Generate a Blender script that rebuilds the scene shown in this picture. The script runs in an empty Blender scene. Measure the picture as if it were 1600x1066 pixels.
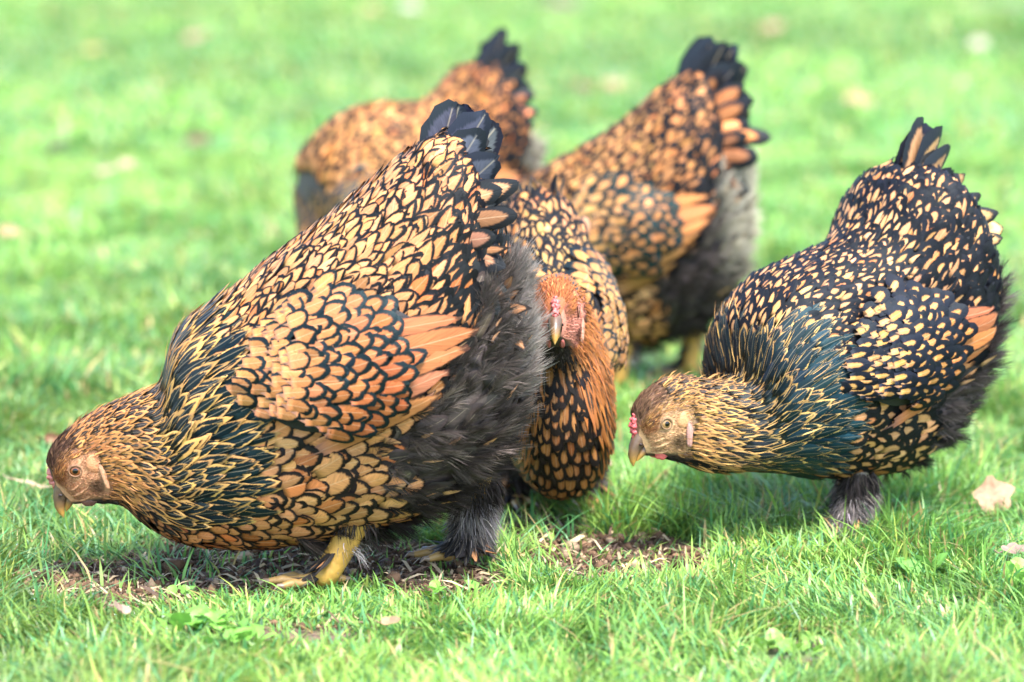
import bpy, math, random
import numpy as np
from mathutils import Vector, Matrix
from mathutils.bvhtree import BVHTree

rng = np.random.default_rng(11)
random.seed(11)
scene = bpy.context.scene
col = scene.collection

# ------------------------------------------------------------------ camera
FPX, CAM_H, D0 = 4812.0, 0.815, 3.5            # focal length in photo pixels, eye height, distance of the near hen
PITCH = math.atan(733.0 / FPX)
cam_d = bpy.data.cameras.new('camera')
cam_d.sensor_width = 36.0
cam_d.lens = FPX / 1600.0 * 36.0
cam_d.clip_start, cam_d.clip_end = 0.1, 2000.0
cam_d.dof.use_dof = True
cam_d.dof.focus_distance = 3.58
cam_d.dof.aperture_fstop = 3.0
cam = bpy.data.objects.new('camera', cam_d)
cam.location = (0, 0, CAM_H)
cam.rotation_euler = (math.pi / 2 - PITCH, 0, 0)
col.objects.link(cam)
scene.camera = cam

# ------------------------------------------------------------------ sky, sun, exposure
SUN_EL, SUN_AZ = math.radians(60), math.radians(-62)     # azimuth from +X (picture right), counter-clockwise
world = bpy.data.worlds.new('World')
scene.world = world
world.use_nodes = True
wn = world.node_tree.nodes
sky = wn.new('ShaderNodeTexSky')
sky.sky_type = 'NISHITA'
sky.sun_disc = False
sky.sun_elevation = SUN_EL
sky.sun_rotation = math.pi / 2 - SUN_AZ
sky.dust_density = 1.0
sky.air_density = 1.0
wn['Background'].inputs['Strength'].default_value = 0.15
world.node_tree.links.new(sky.outputs[0], wn['Background'].inputs['Color'])
sl = bpy.data.lights.new('sun', 'SUN')
sl.energy = 2.5
sl.angle = math.radians(20)
sl.color = (1.0, 0.97, 0.93)
sun = bpy.data.objects.new('sun', sl)
sd = Vector((math.cos(SUN_EL) * math.cos(SUN_AZ), math.cos(SUN_EL) * math.sin(SUN_AZ), math.sin(SUN_EL)))
sun.rotation_euler = sd.to_track_quat('Z', 'Y').to_euler()
sun.location = (3, 0, 6)
col.objects.link(sun)
scene.view_settings.view_transform = 'Standard'
scene.view_settings.look = 'None'
scene.view_settings.exposure = 2.35
scene.view_settings.gamma = 1.0
scene.cycles.max_bounces = 6
scene.cycles.transparent_max_bounces = 6

# ------------------------------------------------------------------ numeric helpers
def smooth(e0, e1, x):
    t = np.clip((np.asarray(x, float) - e0) / (e1 - e0), 0, 1)
    return t * t * (3 - 2 * t)

def vnoise(x, y, seed=0):
    """smooth value noise, about 0..1"""
    x, y = np.asarray(x, float), np.asarray(y, float)
    xi, yi = np.floor(x).astype(np.int64), np.floor(y).astype(np.int64)
    fx, fy = x - xi, y - yi
    fx, fy = fx * fx * (3 - 2 * fx), fy * fy * (3 - 2 * fy)
    def h(a, b):
        n = (a * 374761393 + b * 668265263 + seed * 974711) & 0x7fffffff
        n = ((n ^ (n >> 13)) * 1274126177) & 0x7fffffff
        return ((n ^ (n >> 16)) & 0xffff) / 65535.0
    return (h(xi, yi) * (1 - fx) + h(xi + 1, yi) * fx) * (1 - fy) + (h(xi, yi + 1) * (1 - fx) + h(xi + 1, yi + 1) * fx) * fy

def fbm(x, y, seed=0):
    return 0.55 * vnoise(x, y, seed) + 0.3 * vnoise(x * 2.1, y * 2.1, seed + 5) + 0.15 * vnoise(x * 4.3, y * 4.3, seed + 9)

def inpoly(px, py, poly):
    px, py = np.asarray(px), np.asarray(py)
    r = np.zeros(px.shape, bool)
    n = len(poly)
    for i in range(n):
        x0, y0 = poly[i]
        x1, y1 = poly[(i + 1) % n]
        c = ((y0 > py) != (y1 > py))
        xx = (x1 - x0) * (py - y0) / ((y1 - y0) if y1 != y0 else 1e-9) + x0
        r ^= c & (px < xx)
    return r

def norm(v):
    return v / np.maximum(np.linalg.norm(v, axis=-1, keepdims=True), 1e-9)

def gpt(px, py):
    """ground point seen at a photo pixel"""
    a = math.atan((py - 533.0) / FPX) + PITCH
    y = CAM_H / math.tan(a)
    dist = math.hypot(y, CAM_H) * math.cos(a - PITCH)
    return np.array([(px - 800.0) / FPX * dist, y])

def px_of(x, y):
    """photo pixel of ground points (z = 0)"""
    a = np.arctan2(CAM_H, y)
    dist = np.hypot(y, CAM_H) * np.cos(a - PITCH)
    return 800 + x / dist * FPX, 533 + np.tan(a - PITCH) * FPX

# ------------------------------------------------------------------ materials
def new_mat(name):
    m = bpy.data.materials.new(name)
    m.use_nodes = True
    nt = m.node_tree
    return m, nt, nt.nodes, nt.links, nt.nodes['Principled BSDF']

def N(nt, t, **kw):
    n = nt.nodes.new(t)
    for k, v in kw.items():
        setattr(n, k, v)
    return n

def M(nt, op, a, b=None, c=None, clamp=False):
    n = nt.nodes.new('ShaderNodeMath')
    n.operation = op
    n.use_clamp = clamp
    for i, v in enumerate((a, b, c)):
        if v is None:
            continue
        if isinstance(v, (int, float)):
            n.inputs[i].default_value = v
        else:
            nt.links.new(v, n.inputs[i])
    return n.outputs[0]

def MIX(nt, f, a, b, blend='MIX'):
    n = nt.nodes.new('ShaderNodeMix')
    n.data_type = 'RGBA'
    n.blend_type = blend
    for s, v in ((n.inputs['Factor'], f), (n.inputs['A'], a), (n.inputs['B'], b)):
        if isinstance(v, (int, float)):
            s.default_value = v
        elif isinstance(v, tuple):
            s.default_value = (*v, 1) if len(v) == 3 else v
        else:
            nt.links.new(v, s)
    return n.outputs['Result']

def SS(nt, v, lo, hi):
    n = nt.nodes.new('ShaderNodeMapRange')
    n.interpolation_type = 'SMOOTHSTEP'
    for i, q in ((0, v), (1, lo), (2, hi)):
        if isinstance(q, (int, float)):
            n.inputs[i].default_value = q
        else:
            nt.links.new(q, n.inputs[i])
    return n.outputs[0]

def feather_material():
    m, nt, nodes, L, bs = new_mat('feather')
    uv = N(nt, 'ShaderNodeUVMap', uv_map='uv')
    sep = N(nt, 'ShaderNodeSeparateXYZ')
    L.new(uv.outputs[0], sep.inputs[0])
    u = M(nt, 'MULTIPLY_ADD', sep.outputs[0], 2.0, -1.0)
    v = sep.outputs[1]
    ctr = N(nt, 'ShaderNodeAttribute', attribute_name='ctr').outputs['Color']
    edg = N(nt, 'ShaderNodeAttribute', attribute_name='edg').outputs['Color']
    par = N(nt, 'ShaderNodeAttribute', attribute_name='par')
    ps = N(nt, 'ShaderNodeSeparateColor')
    L.new(par.outputs['Color'], ps.inputs[0])
    lace, gloss, rnd, pointy = ps.outputs[0], ps.outputs[1], ps.outputs[2], par.outputs['Alpha']
    au = M(nt, 'ABSOLUTE', u)
    dv = M(nt, 'MAXIMUM', M(nt, 'MULTIPLY', M(nt, 'SUBTRACT', v, 0.55), 1 / 0.45), 0.0)
    rr = M(nt, 'SQRT', M(nt, 'ADD', M(nt, 'MULTIPLY', u, u), M(nt, 'MULTIPLY', dv, dv)))
    rp = M(nt, 'ADD', au, M(nt, 'MULTIPLY', dv, 0.86))
    mx = N(nt, 'ShaderNodeMix')
    mx.data_type = 'FLOAT'
    L.new(pointy, mx.inputs[0]); L.new(rr, mx.inputs[2]); L.new(rp, mx.inputs[3])
    r = mx.outputs[0]
    # barbs: coordinates that run outwards and tipwards from the shaft
    cmb = N(nt, 'ShaderNodeCombineXYZ')
    L.new(M(nt, 'MULTIPLY_ADD', v, 26.0, M(nt, 'MULTIPLY', au, -9.0)), cmb.inputs[0])
    L.new(M(nt, 'MULTIPLY', u, 1.6), cmb.inputs[1])
    L.new(M(nt, 'MULTIPLY', rnd, 57.0), cmb.inputs[2])
    barb = N(nt, 'ShaderNodeTexNoise')
    barb.inputs['Scale'].default_value = 1.0
    barb.inputs['Detail'].default_value = 3.0
    L.new(cmb.outputs[0], barb.inputs['Vector'])
    nb = M(nt, 'SUBTRACT', barb.outputs[0], 0.5)
    rj = M(nt, 'ADD', r, M(nt, 'MULTIPLY', nb, 0.40))
    th = M(nt, 'SUBTRACT', 1.0, lace)
    mask = SS(nt, rj, M(nt, 'SUBTRACT', th, 0.09), M(nt, 'ADD', th, 0.07))
    shade = M(nt, 'MULTIPLY_ADD', nb, 1.1, 1.0)
    c1 = MIX(nt, 1.0, ctr, N(nt, 'ShaderNodeCombineColor').outputs[0], 'MULTIPLY')
    cc = nodes[-1]
    for n in nodes:
        if n.type == 'COMBINE_COLOR':
            for i in range(3):
                L.new(shade, n.inputs[i])
    shaft = SS(nt, au, 0.06, 0.015)
    c2 = MIX(nt, M(nt, 'MULTIPLY', shaft, 0.32), c1, MIX(nt, 0.5, ctr, (0.9, 0.72, 0.45)))
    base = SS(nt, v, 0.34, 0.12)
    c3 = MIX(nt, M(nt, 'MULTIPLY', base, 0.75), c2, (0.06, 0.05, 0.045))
    c4 = MIX(nt, mask, c3, edg)
    L.new(c4, bs.inputs['Base Color'])
    dark = N(nt, 'ShaderNodeRGBToBW')
    L.new(c4, dark.inputs[0])
    isdark = SS(nt, dark.outputs[0], 0.10, 0.02)
    gl = M(nt, 'MULTIPLY', gloss, isdark)
    L.new(M(nt, 'MULTIPLY_ADD', gl, -0.22, 0.66), bs.inputs['Roughness'])
    bs.inputs['Specular IOR Level'].default_value = 0.17
    L.new(MIX(nt, gl, (1, 1, 1), (0.62, 0.95, 1.0)), bs.inputs['Specular Tint'])
    bs.inputs['Sheen Weight'].default_value = 0.0
    bmp = N(nt, 'ShaderNodeBump')
    bmp.inputs['Strength'].default_value = 0.35
    bmp.inputs['Distance'].default_value = 0.0012
    L.new(M(nt, 'ADD', nb, M(nt, 'MULTIPLY', shaft, 0.5)), bmp.inputs['Height'])
    L.new(bmp.outputs[0], bs.inputs['Normal'])
    tr = N(nt, 'ShaderNodeBsdfTranslucent')
    L.new(c4, tr.inputs[0])
    ms = N(nt, 'ShaderNodeMixShader')
    ms.inputs[0].default_value = 0.14
    L.new(bs.outputs[0], ms.inputs[1]); L.new(tr.outputs[0], ms.inputs[2])
    L.new(ms.outputs[0], nodes['Material Output'].inputs[0])
    return m

def attr_material(name, rough=0.7, transl=0.0, spec=0.3, noise=0.0, nscale=200.0, bump=0.0, coat=0.0, sss=0.0):
    m, nt, nodes, L, bs = new_mat(name)
    c = N(nt, 'ShaderNodeAttribute', attribute_name='ctr').outputs['Color']
    if noise or bump:
        tc = N(nt, 'ShaderNodeTexCoord')
        nz = N(nt, 'ShaderNodeTexNoise')
        nz.inputs['Scale'].default_value = nscale
        nz.inputs['Detail'].default_value = 4
        L.new(tc.outputs['Object'], nz.inputs['Vector'])
        k = M(nt, 'MULTIPLY_ADD', nz.outputs[0], noise * 2, 1 - noise)
        cb = N(nt, 'ShaderNodeCombineColor')
        for i in range(3):
            L.new(k, cb.inputs[i])
        c = MIX(nt, 1.0, c, cb.outputs[0], 'MULTIPLY')
        if bump:
            b = N(nt, 'ShaderNodeBump')
            b.inputs['Strength'].default_value = bump
            b.inputs['Distance'].default_value = 0.002
            L.new(nz.outputs[0], b.inputs['Height'])
            L.new(b.outputs[0], bs.inputs['Normal'])
    L.new(c, bs.inputs['Base Color'])
    bs.inputs['Roughness'].default_value = rough
    bs.inputs['Specular IOR Level'].default_value = spec
    bs.inputs['Coat Weight'].default_value = coat
    bs.inputs['Coat Roughness'].default_value = 0.05
    if sss:
        bs.inputs['Subsurface Weight'].default_value = sss
        bs.inputs['Subsurface Radius'].default_value = (0.004, 0.0015, 0.001)
        bs.inputs['Subsurface Scale'].default_value = 1.0
    if transl:
        tr = N(nt, 'ShaderNodeBsdfTranslucent')
        L.new(c, tr.inputs[0])
        ms = N(nt, 'ShaderNodeMixShader')
        ms.inputs[0].default_value = transl
        L.new(bs.outputs[0], ms.inputs[1]); L.new(tr.outputs[0], ms.inputs[2])
        L.new(ms.outputs[0], nodes['Material Output'].inputs[0])
    return m

MAT_F = feather_material()
MAT_DOWN = attr_material('down', 0.8, 0.22, 0.15)
MAT_SKIN = attr_material('hen_skin', 0.62, 0, 0.3, 0.28, 420, 0.5)
MAT_FLESH = attr_material('comb_flesh', 0.5, 0, 0.4, 0.15, 500, 0.4, sss=0.3)
MAT_HORN = attr_material('beak_horn', 0.38, 0, 0.5, 0.25, 260, 0.15)
MAT_EYE = attr_material('eye', 0.07, 0, 0.45)
MAT_SHANK = attr_material('shank', 0.5, 0, 0.4, 0.3, 180, 0.5)
MAT_BLADE = attr_material('grass_blade', 0.42, 0.34, 0.5)
MAT_WEED = attr_material('weed_leaf', 0.45, 0.3, 0.45, 0.18, 160, 0.3)
MAT_DRY = attr_material('dry_leaf', 0.7, 0.15, 0.25, 0.35, 120, 0.6)
MAT_CRUMB = attr_material('soil_crumb', 0.9, 0, 0.15, 0.4, 220, 0.6)

# ------------------------------------------------------------------ mesh helper
def build_mesh(name, verts, faces, attrs=None, uv=None, mat=None, smooth_=True):
    """verts (n,3), faces (m,k) all the same size k (3 or 4)"""
    verts = np.ascontiguousarray(verts, np.float32)
    faces = np.ascontiguousarray(faces, np.int32)
    me = bpy.data.meshes.new(name)
    k = faces.shape[1]
    me.vertices.add(len(verts))
    me.vertices.foreach_set('co', verts.ravel())
    me.loops.add(faces.size)
    me.loops.foreach_set('vertex_index', faces.ravel())
    me.polygons.add(len(faces))
    me.polygons.foreach_set('loop_start', np.arange(0, faces.size, k, dtype=np.int32))
    me.polygons.foreach_set('use_smooth', np.full(len(faces), smooth_, bool))
    for an, av in (attrs or {}).items():
        a = me.attributes.new(an, 'FLOAT_COLOR', 'POINT')
        av = np.asarray(av, np.float32)
        if av.ndim == 1:
            av = np.tile(av, (len(verts), 1))
        if av.shape[1] == 3:
            av = np.concatenate([av, np.ones((len(av), 1), np.float32)], 1)
        a.data.foreach_set('color', np.ascontiguousarray(av).ravel())
    if uv is not None:
        ul = me.uv_layers.new(name='uv')
        ul.data.foreach_set('uv', np.ascontiguousarray(np.asarray(uv, np.float32)[faces.ravel()]).ravel())
    me.update(calc_edges=True)
    if mat:
        me.materials.append(mat)
    return me

def obj(name, me, parent=None):
    o = bpy.data.objects.new(name, me)
    col.objects.link(o)
    if parent is not None:
        o.parent = parent
    return o

def tag(o, label=None, cat=None, group=None, kind=None):
    for k, v in (('label', label), ('category', cat), ('group', group), ('kind', kind)):
        if v:
            o[k] = v
    return o

def grid_faces(nr, nc, wrap=False):
    f = []
    cc = nc if wrap else nc - 1
    for i in range(nr - 1):
        for j in range(cc):
            j2 = (j + 1) % nc
            f.append((i * nc + j, i * nc + j2, (i + 1) * nc + j2, (i + 1) * nc + j))
    return np.array(f, np.int32)

def tube(path, radii, nseg=10, squash=None):
    """a tapered tube of rings along a path, closed to a point at both ends"""
    path = np.asarray(path, float)
    t = norm(np.gradient(path, axis=0))
    up = np.array([0.0, 1.0, 0.0])
    a = norm(np.cross(t, up) + 1e-6)
    b = norm(np.cross(t, a))
    an = np.linspace(0, 2 * np.pi, nseg, endpoint=False)
    V = path[:, None, :] + np.asarray(radii)[:, None, None] * (np.cos(an)[None, :, None] * a[:, None, :] + np.sin(an)[None, :, None] * b[:, None, :] * (squash or 1.0))
    return V.reshape(-1, 3), grid_faces(len(path), nseg, True)

# ------------------------------------------------------------------ ground
SOIL = [  # patches of bare earth: centre pixel x, y, half-size x, y, strength
    (190, 908, 190, 40, .85), (380, 885, 210, 46, 1.0), (620, 880, 150, 34, .95), (960, 868, 150, 44, 1.0), (830, 830, 90, 40, .7),
    (330, 850, 90, 28, .8), (700, 915, 110, 24, .8), (520, 985, 150, 30, .28), (250, 1040, 60, 15, .35), (880, 1030, 60, 14, .2), (1260, 1010, 90, 18, .3), (870, 6, 60, 10, .8), (1565, 8, 80, 9, .8)]

def soil_amount(x, y):
    px, py = px_of(x, y)
    a = np.zeros(np.shape(px))
    for cx, cy, sx, sy, k in SOIL:
        d = ((px - cx) / sx) ** 2 + ((py - cy) / sy) ** 2
        a = np.maximum(a, k * smooth(1.35, 0.25, d))
    n = fbm(np.asarray(x) * 22, np.asarray(y) * 16, 3)
    return np.clip(a * 1.25 + (n - 0.5) * 1.35 * smooth(0.0, 0.3, a), 0, 1)

def gz(x, y):
    x, y = np.asarray(x, float), np.asarray(y, float)
    near = smooth(40, 10, np.abs(y)) * smooth(40, 8, np.abs(x))
    z = (fbm(x * 2.3, y * 2.3, 1) - 0.5) * 0.035 + (fbm(x * 14, y * 14, 2) - 0.5) * 0.008
    return z * near - 0.006 * np.clip(soil_amount(x, y), 0, 1)

gx = np.concatenate([-np.geomspace(900, 1.25, 26), np.linspace(-1.2, 1.2, 150), np.geomspace(1.25, 900, 26)])
gy = np.concatenate([-np.geomspace(900, 0.5, 14), np.linspace(0, 2.5, 12), np.linspace(2.54, 4.9, 120), np.geomspace(4.96, 1500, 70)])
GX, GY = np.meshgrid(gx, gy)
so = soil_amount(GX.ravel(), GY.ravel())
gv = np.stack([GX.ravel(), GY.ravel(), gz(GX.ravel(), GY.ravel())], 1)

def ground_material():
    m, nt, nodes, L, bs = new_mat('ground_turf')
    a = N(nt, 'ShaderNodeAttribute', attribute_name='ctr')
    sp = N(nt, 'ShaderNodeSeparateColor')
    L.new(a.outputs['Color'], sp.inputs[0])
    tc = N(nt, 'ShaderNodeTexCoord')
    def nz(s, d=5):
        n = N(nt, 'ShaderNodeTexNoise')
        n.inputs['Scale'].default_value = s
        n.inputs['Detail'].default_value = d
        L.new(tc.outputs['Object'], n.inputs['Vector'])
        return n.outputs[0]
    grass = MIX(nt, SS(nt, nz(3), 0.35, 0.65), (0.055, 0.13, 0.022), (0.10, 0.17, 0.035))
    soil = MIX(nt, SS(nt, nz(60), 0.35, 0.7), (0.062, 0.037, 0.022), (0.18, 0.115, 0.070))
    soil = MIX(nt, SS(nt, nz(220), 0.62, 0.72), soil, (0.30, 0.23, 0.16))
    c = MIX(nt, SS(nt, sp.outputs[0], 0.12, 0.5), grass, soil)
    L.new(c, bs.inputs['Base Color'])
    bs.inputs['Roughness'].default_value = 0.9
    b = N(nt, 'ShaderNodeBump')
    b.inputs['Distance'].default_value = 0.012
    b.inputs['Strength'].default_value = 0.9
    L.new(nz(75, 8), b.inputs['Height'])
    L.new(b.outputs[0], bs.inputs['Normal'])
    return m

ground = obj('ground', build_mesh('ground', gv, grid_faces(len(gy), len(gx))[:, ::1], {'ctr': np.stack([so, so, so], 1)}, None, ground_material()))
tag(ground, 'green lawn ground with bare brown earth scratched open beneath the hens', 'lawn', kind='structure')

# ------------------------------------------------------------------ hens
PXM = 1375.0                 # photo pixels per metre at the near hen
HX, HZ = 620.0, 912.0        # pixel of the hen's origin in its own side view
def loc2(px, py):
    return np.stack([(HX - np.asarray(px, float)) / PXM, (HZ - np.asarray(py, float)) / PXM], -1)

# side-view stations, head to tail: back line, belly line, half width (all in side-view pixels)
STATIONS = np.array([
    # Tx   Ty   Bx   By   w
    (82, 748, 116, 787, 11),
    (76, 716, 146, 784, 24),
    (92, 682, 178, 784, 33),
    (140, 645, 200, 792, 40),
    (205, 614, 230, 818, 62),
    (254, 592, 285, 846, 98),
    (288, 508, 350, 854, 140),
    (380, 438, 440, 850, 172),
    (470, 366, 560, 826, 190),
    (560, 298, 684, 786, 194),
    (622, 250, 780, 704, 180),
    (664, 222, 824, 588, 152),
    (694, 208, 824, 480, 112),
    (712, 208, 812, 395, 72),
    (726, 222, 785, 330, 34)], float)

POLY_HACKLE = [(60, 640), (150, 600), (240, 570), (330, 585), (386, 640), (400, 720), (372, 790), (310, 812), (250, 800), (205, 782), (176, 770), (166, 735), (150, 690), (110, 690)]
POLY_CAPE = [(235, 600), (270, 490), (330, 500), (352, 600), (330, 640)]
POLY_FLUFF = [(585, 660), (640, 622), (690, 560), (745, 500), (735, 455), (790, 420), (860, 380), (900, 560), (880, 700), (800, 800), (700, 850), (600, 850), (618, 780), (600, 710)]
POLY_WING = [(385, 600), (440, 500), (490, 445), (560, 425), (645, 450), (682, 505), (676, 565), (640, 615), (575, 640), (470, 610), (420, 615)]

def spline(P, n):
    """Catmull-Rom through rows of P; n samples, uniform in station index"""
    k = len(P)
    s = np.linspace(0, k - 1, n)
    i = np.clip(np.floor(s).astype(int), 0, k - 2)
    t = (s - i)[:, None]
    Q = np.concatenate([2 * P[:1] - P[1:2], P, 2 * P[-1:] - P[-2:-1]])
    p0, p1, p2, p3 = Q[i], Q[i + 1], Q[i + 2], Q[i + 3]
    return 0.5 * ((2 * p1) + (-p0 + p2) * t + (2 * p0 - 5 * p1 + 4 * p2 - p3) * t ** 2 + (-p0 + 3 * p1 - 3 * p2 + p3) * t ** 3)

NS, NT = 281, 97
BLACK = np.array([0.0065, 0.0060, 0.0065])

class Hen:
    def __init__(self, name, label, px, py, heading, pal, seed, fluff=0, neck_up=0.0, neck_turn=0.0, head_dip=0.0, scale=1.0, stations=None, detail=1.0, singles=300, kw=0.86, kz=1.0, kh=1.0, head=1.0):
        self.head = head
        self.kw, self.kz, self.kh = kw, kz, kh
        self.poly_fluff = [(x + (fluff if x < 760 and y > 430 else 0), y) for x, y in POLY_FLUFF]
        self.r = np.random.default_rng(seed)
        self.pal, self.detail, self.singles = pal, detail, singles
        self.neck_up, self.neck_turn, self.head_dip = neck_up, neck_turn, head_dip
        g = gpt(px, py)
        self.root = bpy.data.objects.new(name, None)
        self.root.empty_display_size = 0.1
        col.objects.link(self.root)
        self.root.location = (g[0], g[1], float(gz(g[0], g[1])) + 0.002)
        self.root.rotation_euler = (0, 0, math.radians(heading))
        self.root.scale = (scale,) * 3
        tag(self.root, label, 'hen', 'laced hens foraging on the lawn')
        c, s = math.cos(math.radians(heading)), math.sin(math.radians(heading))
        d = (np.array([0, 0, CAM_H]) - np.array([g[0], g[1], 0])) / scale
        self.camloc = np.array([d[0] * c + d[1] * s, -d[0] * s + d[1] * c, d[2]])
        st = STATIONS.copy() if stations is None else stations
        D = spline(st, NS)
        T, B, w = loc2(D[:, 0], D[:, 1]), loc2(D[:, 2], D[:, 3]), D[:, 4] / PXM * (1 + (self.kw - 1) * smooth(3.6, 6.6, np.linspace(0, len(st) - 1, NS))) * (1 + (self.kh - 1) * smooth(5.5, 3.0, np.linspace(0, len(st) - 1, NS)) * smooth(-0.5, 1.0, np.linspace(0, len(st) - 1, NS)))
        th = np.linspace(0, 2 * np.pi, NT)
        e = 0.88
        ct, sn = np.cos(th), np.sin(th)
        ce, se = np.sign(ct) * np.abs(ct) ** e, np.sign(sn) * np.abs(sn) ** e
        C, Hh = (T + B) / 2, (T - B) / 2
        P = np.zeros((NS, NT, 3))
        P[..., 0] = C[:, None, 0] + ce[None] * Hh[:, None, 0]
        P[..., 2] = C[:, None, 1] + ce[None] * Hh[:, None, 1]
        P[..., 1] = se[None] * w[:, None]
        # soft lumps so that the two sides differ
        ss = np.linspace(0, len(st) - 1, NS)
        lump = (fbm(ss[:, None] * 1.3 + seed, np.abs(np.sin(th / 2))[None] * 4 + seed, seed) - 0.5)
        body = smooth(5, 8, ss)[:, None]
        C3 = P.mean(1, keepdims=True)
        P += norm(P - C3) * (lump * 0.014 * body)[..., None]
        self.tail_dy = max(0.0, st[13, 1] - 248.0) * 1.4
        self.P, self.th, self.smax = P, th, len(st) - 1
        self.ss = ss
        dS = np.gradient(P, axis=0) / (self.smax / (NS - 1))
        dT = np.gradient(P, axis=1) / (2 * np.pi / (NT - 1))
        dT[:, 0] = dT[:, -1] = (P[:, 1] - P[:, -2]) / (2 * 2 * np.pi / (NT - 1))
        self.dS, self.dT = dS, dT
        self.Nn = norm(np.cross(dT, dS))
        out = np.sum(self.Nn * (P - C3), -1)
        if out.mean() < 0:
            self.Nn = -self.Nn
        self.count = {}
        self.mk_body()
        self.mk_sidemap()
        self.mk_plumage()
        self.mk_wings()
        self.mk_tail()
        self.mk_fluff()
        self.mk_head()
        self.mk_legs()

    # -- surface lookups
    def ev(self, A, s, t):
        fs = np.clip(s / self.smax * (NS - 1), 0, NS - 1.001)
        ft = (t % (2 * np.pi)) / (2 * np.pi) * (NT - 1)
        ft = np.clip(ft, 0, NT - 1.001)
        i, j = fs.astype(int), ft.astype(int)
        a, b = (fs - i)[..., None], (ft - j)[..., None]
        return (A[i, j] * (1 - a) + A[i + 1, j] * a) * (1 - b) + (A[i, j + 1] * (1 - a) + A[i + 1, j + 1] * a) * b

    def pose(self, V, w):
        """bend the neck: w = 1 at the head, 0 at the body"""
        V = np.array(V, float)
        w = np.broadcast_to(np.asarray(w, float), V.shape[:-1])
        if self.head != 1.0:
            k = 1 + (self.head - 1) * smooth(0.55, 1.0, w)
            pv = loc2(200, 715)
            V[..., 0] = pv[0] + (V[..., 0] - pv[0]) * k
            V[..., 2] = pv[1] + (V[..., 2] - pv[1]) * k
            V[..., 1] = V[..., 1] * k
        for ang, pv, ww in ((self.neck_up, loc2(390, 640), smooth(0.0, 1.0, w)), (self.head_dip, loc2(190, 715), smooth(0.72, 1.0, w))):
            if ang:
                a = math.radians(ang) * ww
                x, z = V[..., 0] - pv[0], V[..., 2] - pv[1]
                V[..., 0], V[..., 2] = pv[0] + x * np.cos(a) - z * np.sin(a), pv[1] + x * np.sin(a) + z * np.cos(a)
        if self.neck_turn:
            pv = loc2(390, 640)
            a = math.radians(self.neck_turn) * smooth(0, 1, w)
            x, y = V[..., 0] - pv[0], V[..., 1].copy()
            V[..., 0], V[..., 1] = pv[0] + x * np.cos(a) - y * np.sin(a), x * np.sin(a) + y * np.cos(a)
        V[..., 2] *= self.kz
        return V

    def wneck(self, s):
        return np.clip((7.0 - np.asarray(s)) / 4.6, 0, 1)

    def mk_body(self):
        P = self.P[:, :-1]
        S = np.repeat(self.ss[:, None], NT - 1, 1)
        V = self.pose(P - self.Nn[:, :-1] * 0.004 * smooth(2, 4, S)[..., None], self.wneck(S))
        px, py = HX - P[..., 0] * PXM, HZ - P[..., 2] * PXM
        tha = np.abs(((self.th[:-1] + np.pi) % (2 * np.pi)) - np.pi)[None] * np.ones_like(S)
        pal = self.pal
        c = np.zeros(P.shape) + pal['down']
        head = smooth(3.6, 2.6, S)[..., None]
        # crown brown, cheeks tan, chin dark
        crown, face, chin = np.array(pal['crown']), np.array(pal['face']), np.array([0.05, 0.035, 0.025])
        hc = face + (crown - face) * smooth(1.05, 0.8, tha + 0.12 * np.sin(S * 5))[..., None]
        hc = hc + (chin - hc) * smooth(2.2, 2.55, tha)[..., None]
        jaw = smooth(16, 6, np.hypot((px - 155) / 1.2, py - 752)) * 0.8            # hollow behind the cheek, its shade painted into the skin colour
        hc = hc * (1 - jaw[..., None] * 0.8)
        lore = smooth(17, 7, np.hypot((px - 97) / 1.0, (py - 733) / 1.6))            # rusty patch before the eye
        hc = hc + (np.array([0.20, 0.07, 0.025]) - hc) * lore[..., None] * 0.8
        c = c * (1 - head) + hc * head
        me = build_mesh('body', V.reshape(-1, 3), grid_faces(NS, NT - 1, True), {'ctr': c.reshape(-1, 3)}, None, MAT_SKIN)
        self.body = obj('body', me, self.root)

    def mk_sidemap(self):
        """half width of the body as a height field over the side view, for the wings and the face"""
        P = self.P[:, :-1].reshape(-1, 3)
        F = grid_faces(NS, NT - 1, True)
        bv = BVHTree.FromPolygons([tuple(p) for p in P], [tuple(f) for f in F])
        self.sx = np.arange(60, 900, 8.0)
        self.sy = np.arange(180, 880, 8.0)
        Y = np.zeros((len(self.sx), len(self.sy)))
        for i, x in enumerate(self.sx):
            for j, y in enumerate(self.sy):
                q = loc2(x, y)
                h = bv.ray_cast(Vector((q[0], 1.0, q[1])), Vector((0, -1, 0)))
                Y[i, j] = h[0].y if h[0] is not None else 0.0
        self.Y = Y
        self.bvh = bv

    def yside(self, px, py):
        fi = np.clip((np.asarray(px) - self.sx[0]) / 8.0, 0, len(self.sx) - 1.001)
        fj = np.clip((np.asarray(py) - self.sy[0]) / 8.0, 0, len(self.sy) - 1.001)
        i, j = fi.astype(int), fj.astype(int)
        a, b = fi - i, fj - j
        Y = self.Y
        return (Y[i, j] * (1 - a) + Y[i + 1, j] * a) * (1 - b) + (Y[i, j + 1] * (1 - a) + Y[i + 1, j + 1] * a) * b

    def yexact(self, px, py):
        q = loc2(px, py)
        h = self.bvh.ray_cast(Vector((q[0], 1.0, q[1])), Vector((0, -1, 0)))
        return h[0].y if h[0] is not None else 0.01

    # -- feather templates
    VV = np.array([0.0, 0.2, 0.42, 0.6, 0.74, 0.86, 0.95, 1.0])
    UU = np.array([-1, -0.55, 0, 0.55, 1.0])
    FF = grid_faces(8, 5)

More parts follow.
